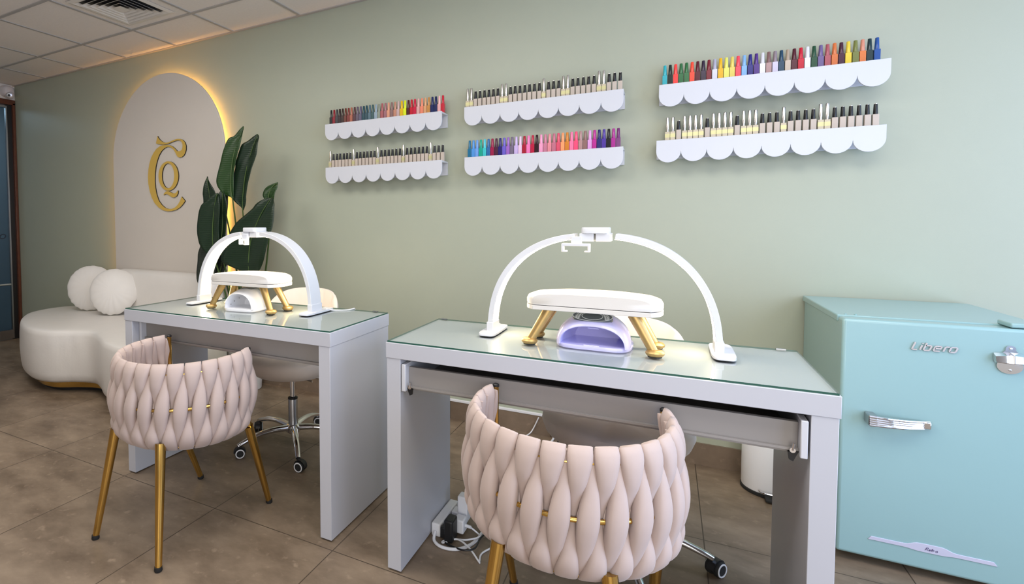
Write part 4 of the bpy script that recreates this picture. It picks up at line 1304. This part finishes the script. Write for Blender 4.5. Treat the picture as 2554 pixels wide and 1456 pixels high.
# curved ribbed handle
h = MB()
hx0, hx1 = 0.064, 0.222
rings = []
for i in range(25):
    u = i / 24
    x = hx0 + (hx1 - hx0) * u
    bow = -0.048 * (1 - u) ** 0.7 * (0.25 + 0.75 * (1 - u)) - 0.020 * math.sin(PI * u) - 0.006
    hw = 0.0175 - 0.004 * u
    ring = []
    prof = [(-1, 0.010), (-1, 0.002), (-0.8, 0), (-0.62, 0.0025), (-0.45, 0), (-0.25, 0.0025), (-0.05, 0), (0.15, 0.0025), (0.35, 0), (0.55, 0.0025), (0.8, 0), (1, 0.002), (1, 0.010)]
    for s_, d_ in prof:
        ring.append((x, bow + d_, 0.516 - 0.004 * u + hw * s_))
    rings.append(ring)
h.loft(rings)
hd = h.build('handle', M['chrome'], dr, smooth=30)
MB().box((hx0 - 0.002, -0.052, 0.499), (hx0 + 0.022, 0.0, 0.534)).build('handle_post', M['steel'], hd, bevel=0.004)
MB().box((hx1 - 0.02, -0.016, 0.502), (hx1, 0.0, 0.525)).build('handle_post', M['chrome'], hd, bevel=0.003)
# raised chrome lettering
bg = MB()
ox, oz, sc = 0.172, 0.757, 1.0
G = lambda a, b, q: (ox + a, -q, oz + b)
U = 0.0165
sk = 0.35
def gl(x, strokes, w=0.0044):
    for s_ in strokes:
        ribbon(bg, [(x + a * 0.012 + b * U * sk, b * U) for a, b in s_], w, lambda a, b, q: G(a, b, q), 0.004)
gl(0.000, [[(0, 1.45), (0, 0.1), (0.15, 0), (1.0, 0)]])
gl(0.019, [[(0, 0.95), (0, 0)], [(-0.02, 1.35), (-0.02, 1.2)]])
gl(0.027, [[(0, 1.45), (0, 0.1), (0.2, 0), (1.05, 0), (1.2, 0.2), (1.2, 0.8), (1.05, 0.95), (0.05, 0.95)]])
gl(0.050, [[(0.1, 0.5), (1.2, 0.5), (1.2, 0.85), (1.05, 0.95), (0.15, 0.95), (0, 0.8), (0, 0.15), (0.15, 0), (1.25, 0)]])
gl(0.073, [[(0, 0), (0, 0.8), (0.2, 0.95), (0.75, 0.95)]])
gl(0.086, [[(0.2, 0), (1.0, 0), (1.2, 0.2), (1.2, 0.8), (1.0, 0.95), (0.2, 0.95), (0, 0.8), (0, 0.2), (0.2, 0)]])
bg.build('brand_lettering', M['satin_chrome'], dr, smooth=0)
# bottle opener
bo = MB()
bx, bz = 0.391, 0.749
pl_ = [(bx + 0.028 * math.sin(t), bz - 0.020 + 0.024 * math.cos(t)) for t in [PI / 2 + PI * i / 16 for i in range(17)]]
pl_ = pl_[::1] + [(bx - 0.024, bz + 0.012), (bx - 0.011, bz + 0.028)] + [(bx + 0.011 * math.cos(t), bz + 0.033 + 0.010 * math.sin(t)) for t in [PI - PI * i / 8 for i in range(9)]] + [(bx + 0.011, bz + 0.028), (bx + 0.024, bz + 0.012)]
bo.prism(pl_, lambda a, b, q: (a, -q, b), 0.0, 0.004)
bop = bo.build('bottle_opener', M['chrome'], dr, smooth=40)
hn = MB()
hr = []
for i in range(9):
    u = -1 + i / 4
    wz = 0.015 * (1 - 0.45 * abs(u) ** 1.5)
    x = bx + 0.036 * u
    yo = -0.030 + 0.012 * u * u
    hr.append([(x, -0.003, bz + 0.012 + wz * 0.7), (x, yo, bz + 0.002 + wz), (x, yo - 0.004, bz - 0.006), (x, yo * 0.8, bz - 0.010), (x, -0.003, bz - 0.002)])
hn.loft(hr)
hn.build('opener_hood', M['chrome'], bop, smooth=40)
for zz in (bz + 0.034, bz - 0.032):
    hh = MB()
    hh.loft([[(bx + r * math.cos(2 * PI * t / 12), -d_, zz + r * math.sin(2 * PI * t / 12)) for t in range(12)] for r, d_ in ((0.0035, 0.003), (0.0035, 0.0055), (0.002, 0.0062))])
    hh.build('opener_screw', M['steel'], bop)
# lower trim with its small script
tr = MB()
top = []
for i in range(41):
    u = i / 40
    e = 0.5 - abs(u - 0.5)
    hump = 0.012 * (1 / (1 + math.exp(-(e - 0.355) * 55)))
    end = min(1, math.sqrt(max(0, 1 - (1 - min(e, 0.03) / 0.03) ** 2)))
    top.append((0.083 + 0.302 * u, 0.0965 + (0.011 + 0.0) * end + hump))
base = []
for i in range(40, -1, -1):
    u = i / 40
    e = 0.5 - abs(u - 0.5)
    hump = 0.004 * (1 / (1 + math.exp(-(e - 0.355) * 55)))
    base.append((0.083 + 0.302 * u, 0.0955 - hump))
tr.prism(top + base, lambda a, b, q: (a, -q, b), -0.001, 0.0025)
T_ = tr.build('door_trim', M['mint_trim'], dr, smooth=30, bevel=0.001)
rt = MB()
G2 = lambda a, b, q: (0.222 + a, -0.0026 - q, 0.0995 + b)
def rl(x, pts):
    ribbon(rt, [(x + a * 0.0065 + b * 0.003, b * 0.0075) for a, b in pts], 0.0012, lambda a, b, q: G2(a, b, q), 0.0006)
rl(0.000, [(0, 0), (0, 1.2), (0.5, 1.3), (0.8, 1.1), (0.6, 0.8), (0.1, 0.7), (0.5, 0.5), (0.9, 0)])
rl(0.0075, [(0, 0.3), (0.6, 0.4), (0.6, 0.65), (0.2, 0.6), (0.05, 0.3), (0.2, 0.0), (0.8, 0.1)])
rl(0.0135, [(0.2, 1.2), (0.1, 0.1), (0.4, 0)])
rl(0.0125, [(0, 0.75), (0.8, 0.75)])
rl(0.0175, [(0, 0.6), (0.1, 0.0)])
rl(0.0175, [(0.05, 0.35), (0.4, 0.65), (0.7, 0.55)])
rl(0.0240, [(0.3, 0.65), (0.0, 0.4), (0.1, 0.05), (0.5, 0.0), (0.7, 0.35), (0.5, 0.65), (0.3, 0.6)])
rt.build('trim_script', M['purple_ink'], T_, smooth=0)
MB().box((FWd - 0.115, 0.005, 0.8455), (FWd - 0.005, 0.085, 0.860)).build('hinge_cover', M['mint'], f, bevel=0.004)
for x in (0.025, 0.052):
    MB().lathe([(0.004, 0.846), (0.004, 0.848), (0.002, 0.849)], 12, (x, 0.085, 0)).build('top_screw', M['mint'], f)

# ------------------------------------------------------------------- pedal bin
b = thing('pedal_bin', 'white round pedal bin by the skirting left of fridge', 'bin', (0.405, -0.150, 0))
MB().lathe([(0.098, 0.012), (0.100, 0.020), (0.100, 0.275), (0.097, 0.280)], 40).build('body', M['plastic'], b)
MB().lathe([(0.100, 0.0), (0.103, 0.003), (0.103, 0.013), (0.099, 0.016)], 40).build('base_ring', M['rubber'], b)
MB().lathe([(0.102, 0.280), (0.102, 0.292), (0.085, 0.305), (0.03, 0.312)], 40).build('lid', M['plastic'], b)
p = MB()
p.box((-0.030, -0.150, 0.006), (0.020, -0.098, 0.018))
p.build('pedal', M['rubber'], b, bevel=0.003)
MB().tube(smoothpts([(-0.045, -0.092, 0.030), (-0.035, -0.112, 0.028), (0.02, -0.112, 0.028), (0.035, -0.094, 0.030)], 5), 0.004, 8).build('pedal_wire', M['chrome'], b)

# ------------------------------------------------------- power strip and its leads
ps = thing('power_strip', 'white power strip on floor along inner side of desk leg', 'power strip', (-0.736, -1.178, 0))
MB().box((-0.020, 0.0, 0.0), (0.016, 0.20, 0.050)).build('housing', M['plastic'], ps, bevel=0.006, seg=3)
for k in range(3):
    s_ = MB()
    s_.loft([[(0.016 + d_, 0.040 + 0.055 * k + r * math.cos(2 * PI * t / 20), 0.026 + r * math.sin(2 * PI * t / 20)) for t in range(20)] for r, d_ in ((0.019, -0.001), (0.019, 0.001))])
    s_.build('socket', M['white'], ps)
ad = thing('plug_adapter', 'tall white plug adapter in the far end of power strip', 'adapter', (-0.716, -1.070, 0))
MB().box((0.0, 0.0, 0.012), (0.030, 0.046, 0.052)).build('plug_body', M['plastic'], ad, bevel=0.004)
MB().box((0.024, 0.000, 0.020), (0.064, 0.046, 0.118)).build('adapter_block', M['plastic'], ad, bevel=0.005)
ad = thing('usb_adapter', 'white cube charger with cable in the power strip middle', 'adapter', (-0.712, -1.128, 0))
MB().box((0.0, 0.0, 0.014), (0.030, 0.040, 0.050)).build('plug_body', M['plastic'], ad, bevel=0.004)
MB().box((0.026, -0.004, 0.008), (0.066, 0.044, 0.060)).build('charger_block', M['plastic'], ad, bevel=0.005)
MB().tube([(0.066, 0.020, 0.034), (0.088, 0.020, 0.032)], 0.006, 10).build('cable_plug', M['plastic'], ad)
ad = thing('black_adapter', 'black block adapter in the near end of power strip', 'adapter', (-0.716, -1.192, 0))
MB().box((0.0, 0.004, 0.008), (0.022, 0.044, 0.048)).build('plug_body', M['black'], ad, bevel=0.003)
MB().box((0.018, -0.008, 0.004), (0.052, 0.050, 0.086)).build('adapter_block', M['black'], ad, bevel=0.007, seg=3)
def cable(label, pts, r, m_, cat='cable'):
    o = thing('power_cable', label, cat, pts[0])
    P0 = Vector(pts[0])
    MB().tube(smoothpts([tuple(Vector(p) - P0) for p in pts], 8), r, 8).build('cable_sheath', m_, o)
    return o
cable('thick white lead looping from the near end of power strip', [(-0.738, -1.182, 0.022), (-0.728, -1.215, 0.008), (-0.690, -1.235, 0.0062), (-0.637, -1.220, 0.0062), (-0.600, -1.160, 0.0062), (-0.590, -1.060, 0.0062), (-0.60, -0.90, 0.0062), (-0.56, -0.55, 0.0062), (-0.52, -0.10, 0.0062), (-0.52, -0.03, 0.02), (-0.52, -0.022, 0.105)], 0.0058, M['plastic'])
cable('thin white lead zigzagging on floor under foreground chair', [(-0.628, -1.106, 0.032), (-0.600, -1.10, 0.012), (-0.585, -1.125, 0.016), (-0.62, -1.165, 0.016), (-0.665, -1.175, 0.010), (-0.700, -1.196, 0.004), (-0.695, -1.205, 0.004), (-0.655, -1.176, 0.014), (-0.60, -1.205, 0.016), (-0.550, -1.246, 0.004), (-0.548, -1.244, 0.004), (-0.552, -1.19, 0.004), (-0.50, -1.10, 0.004), (-0.42, -1.02, 0.004)], 0.0032, M['plastic'])
cable('black lead curving on floor from the black adapter', [(-0.690, -1.205, 0.006), (-0.655, -1.214, 0.006), (-0.605, -1.232, 0.0185), (-0.578, -1.200, 0.0185), (-0.580, -1.120, 0.015), (-0.55, -1.02, 0.004), (-0.47, -0.95, 0.004), (-0.40, -0.945, 0.004), (-0.365, -0.940, 0.02), (-0.350, -0.935, 0.30), (-0.32, -0.93, 0.48), (-0.28, -0.928, 0.65)], 0.0032, M['black'])
cable('thin white lead on floor behind the desk by skirting', [(-0.83, -0.30, 0.004), (-0.77, -0.34, 0.004), (-0.70, -0.26, 0.004), (-0.68, -0.20, 0.004), (-0.67, -0.11, 0.004), (-0.64, -0.03, 0.012), (-0.60, -0.024, 0.10)], 0.0032, M['plastic'])
cable('white lead of the lamp crossing the desk beside the sofa', [(-1.318, -1.040, TZ + 0.010), (-1.29, -1.015, TZ + 0.0035), (-1.245, -0.985, TZ + 0.0035), (-1.235, -0.945, TZ + 0.0035), (-1.235, -0.932, TZ + 0.0030), (-1.235, -0.925, TZ - 0.012), (-1.235, -0.922, 0.72), (-1.235, -0.915, 0.40), (-1.30, -0.60, 0.0035), (-1.5, -0.10, 0.0035), (-1.75, -0.05, 0.05), (-1.96, -0.030, 0.15)], 0.0028, M['plastic'])
cable('short white lead behind the left foot of lamp near fridge desk', [(-0.545, -1.010, TZ + 0.008), (-0.565, -1.000, TZ + 0.008), (-0.575, -0.972, TZ + 0.0035), (-0.57, -0.950, TZ + 0.0035), (-0.57, -0.958, TZ + 0.0035)][:4], 0.0032, M['plastic'])

# wall sockets and trunking along the skirting
tk = thing('cable_trunking', 'slim white cable trunking on top of the stone skirting', 'trunking', (-1.5, -0.0005, 0.105))
MB().box((-0.9, -0.014, 0.0), (1.25, 0.0, 0.013)).build('trunking_cover', M['plastic'], tk, bevel=0.001)
ob = thing('wall_socket', 'white double wall socket above skirting behind sofa-side desk', 'socket', (-2.14, -0.0005, 0.152))
MB().box((-0.085, -0.030, -0.032), (0.085, 0.0, 0.034)).build('socket_box', M['plastic'], ob, bevel=0.003)
for x in (-0.055, -0.01):
    MB().box((x - 0.018, -0.033, -0.022), (x + 0.018, -0.029, 0.024)).build('socket_insert', M['white'], ob, bevel=0.001)
    hs = MB()
    for dz in (-0.008, 0.001, 0.010):
        for dx in (-0.007, 0.007):
            hs.box((x + dx - 0.0025, -0.0336, dz - 0.002), (x + dx + 0.0025, -0.0326, dz + 0.002))
    hs.build('socket_hole', M['black'], ob)
pg = thing('black_plug', 'dark plug in the socket behind the sofa-side desk', 'plug', (-2.085, -0.034, 0.155))
MB().box((-0.012, -0.030, -0.016), (0.016, 0.0, 0.018)).build('plug_body', M['steel'], pg, bevel=0.004)

# ----------------------------------------------------------------------- light
def area(name, loc, rot, sx, sy, power, col, spread=None):
    l = bpy.data.lights.new(name, 'AREA')
    l.shape = 'RECTANGLE'
    l.size, l.size_y = sx, sy
    l.energy = power
    l.color = col
    o = bpy.data.objects.new(name, l)
    COL.objects.link(o)
    o.location = loc
    o.rotation_euler = rot
    return o
# daylight through the shop window on the right and through the glass front behind the viewer
area('window_daylight', (XR + 0.15, -1.85, 1.4), (0, math.radians(90), 0), 2.2, 3.2, P_WIN, (0.55, 0.69, 1.0))
area('shopfront_daylight', (0.75, YF - 0.12, 1.35), (math.radians(90), 0, math.radians(12)), 2.2, 2.0, P_FRONT, (1.0, 0.96, 0.91))
# unseen overhead fill lights, added to brighten table tops, sofa and floor
for lx, ly in ((-3.12, -1.94), (-1.29, -1.94), (0.54, -1.94)):
    area('overhead_fill_light', (lx, ly, ZC - 0.008), (0, 0, 0), 1.15, 1.15, P_CEIL, (1.0, 0.96, 0.91))
area('corridor_fill_light', (XL - 0.8, -0.7, 2.5), (0, 0, 0), 0.6, 0.6, 8, (0.82, 0.92, 1.0))  # unseen lamp, added to brighten the corridor behind the glass

wd = bpy.data.worlds.new('daylight_sky')
scene.world = wd
wd.use_nodes = True
bgn = wd.node_tree.nodes['Background']
bgn.inputs['Color'].default_value = (0.62, 0.78, 1.0, 1)
bgn.inputs['Strength'].default_value = P_WORLD

# ---------------------------------------------------------------------- camera
cam = bpy.data.cameras.new('camera')
cam.sensor_width = 36
cam.sensor_fit = 'HORIZONTAL'
cam.lens = 1316.317 * 36 / 2554
cam.shift_x = 360.0 / 2554
cam.shift_y = -116.193 / 2554
cam.clip_start = 0.05
co = bpy.data.objects.new('camera', cam)
COL.objects.link(co)
yaw, pitch, roll = -0.5161, -0.0428, -0.0060
Fv = Vector((math.sin(yaw) * math.cos(pitch), math.cos(yaw) * math.cos(pitch), math.sin(pitch)))
R0 = Vector((math.cos(yaw), -math.sin(yaw), 0))
U0 = R0.cross(Fv)
Rv = R0 * math.cos(roll) + U0 * math.sin(roll)
Uv = -R0 * math.sin(roll) + U0 * math.cos(roll)
mw = Matrix((Rv, Uv, -Fv)).transposed().to_4x4()
mw.translation = Vector((0.0, -2.9823, 1.179))
co.matrix_world = mw
scene.camera = co

scene.view_settings.view_transform = 'Standard'
scene.view_settings.look = 'None'
scene.view_settings.exposure = EXPOSURE
scene.view_settings.gamma = 1.0
scene.view_settings.use_curve_mapping = False
scene.cycles.use_denoising = True
scene.cycles.max_bounces = 10
scene.cycles.diffuse_bounces = 5
scene.cycles.glossy_bounces = 4
scene.cycles.transparent_max_bounces = 12
scene.cycles.caustics_reflective = False
scene.cycles.caustics_refractive = False
scene.cycles.sample_clamp_indirect = 6
bpy.context.view_layer.update()
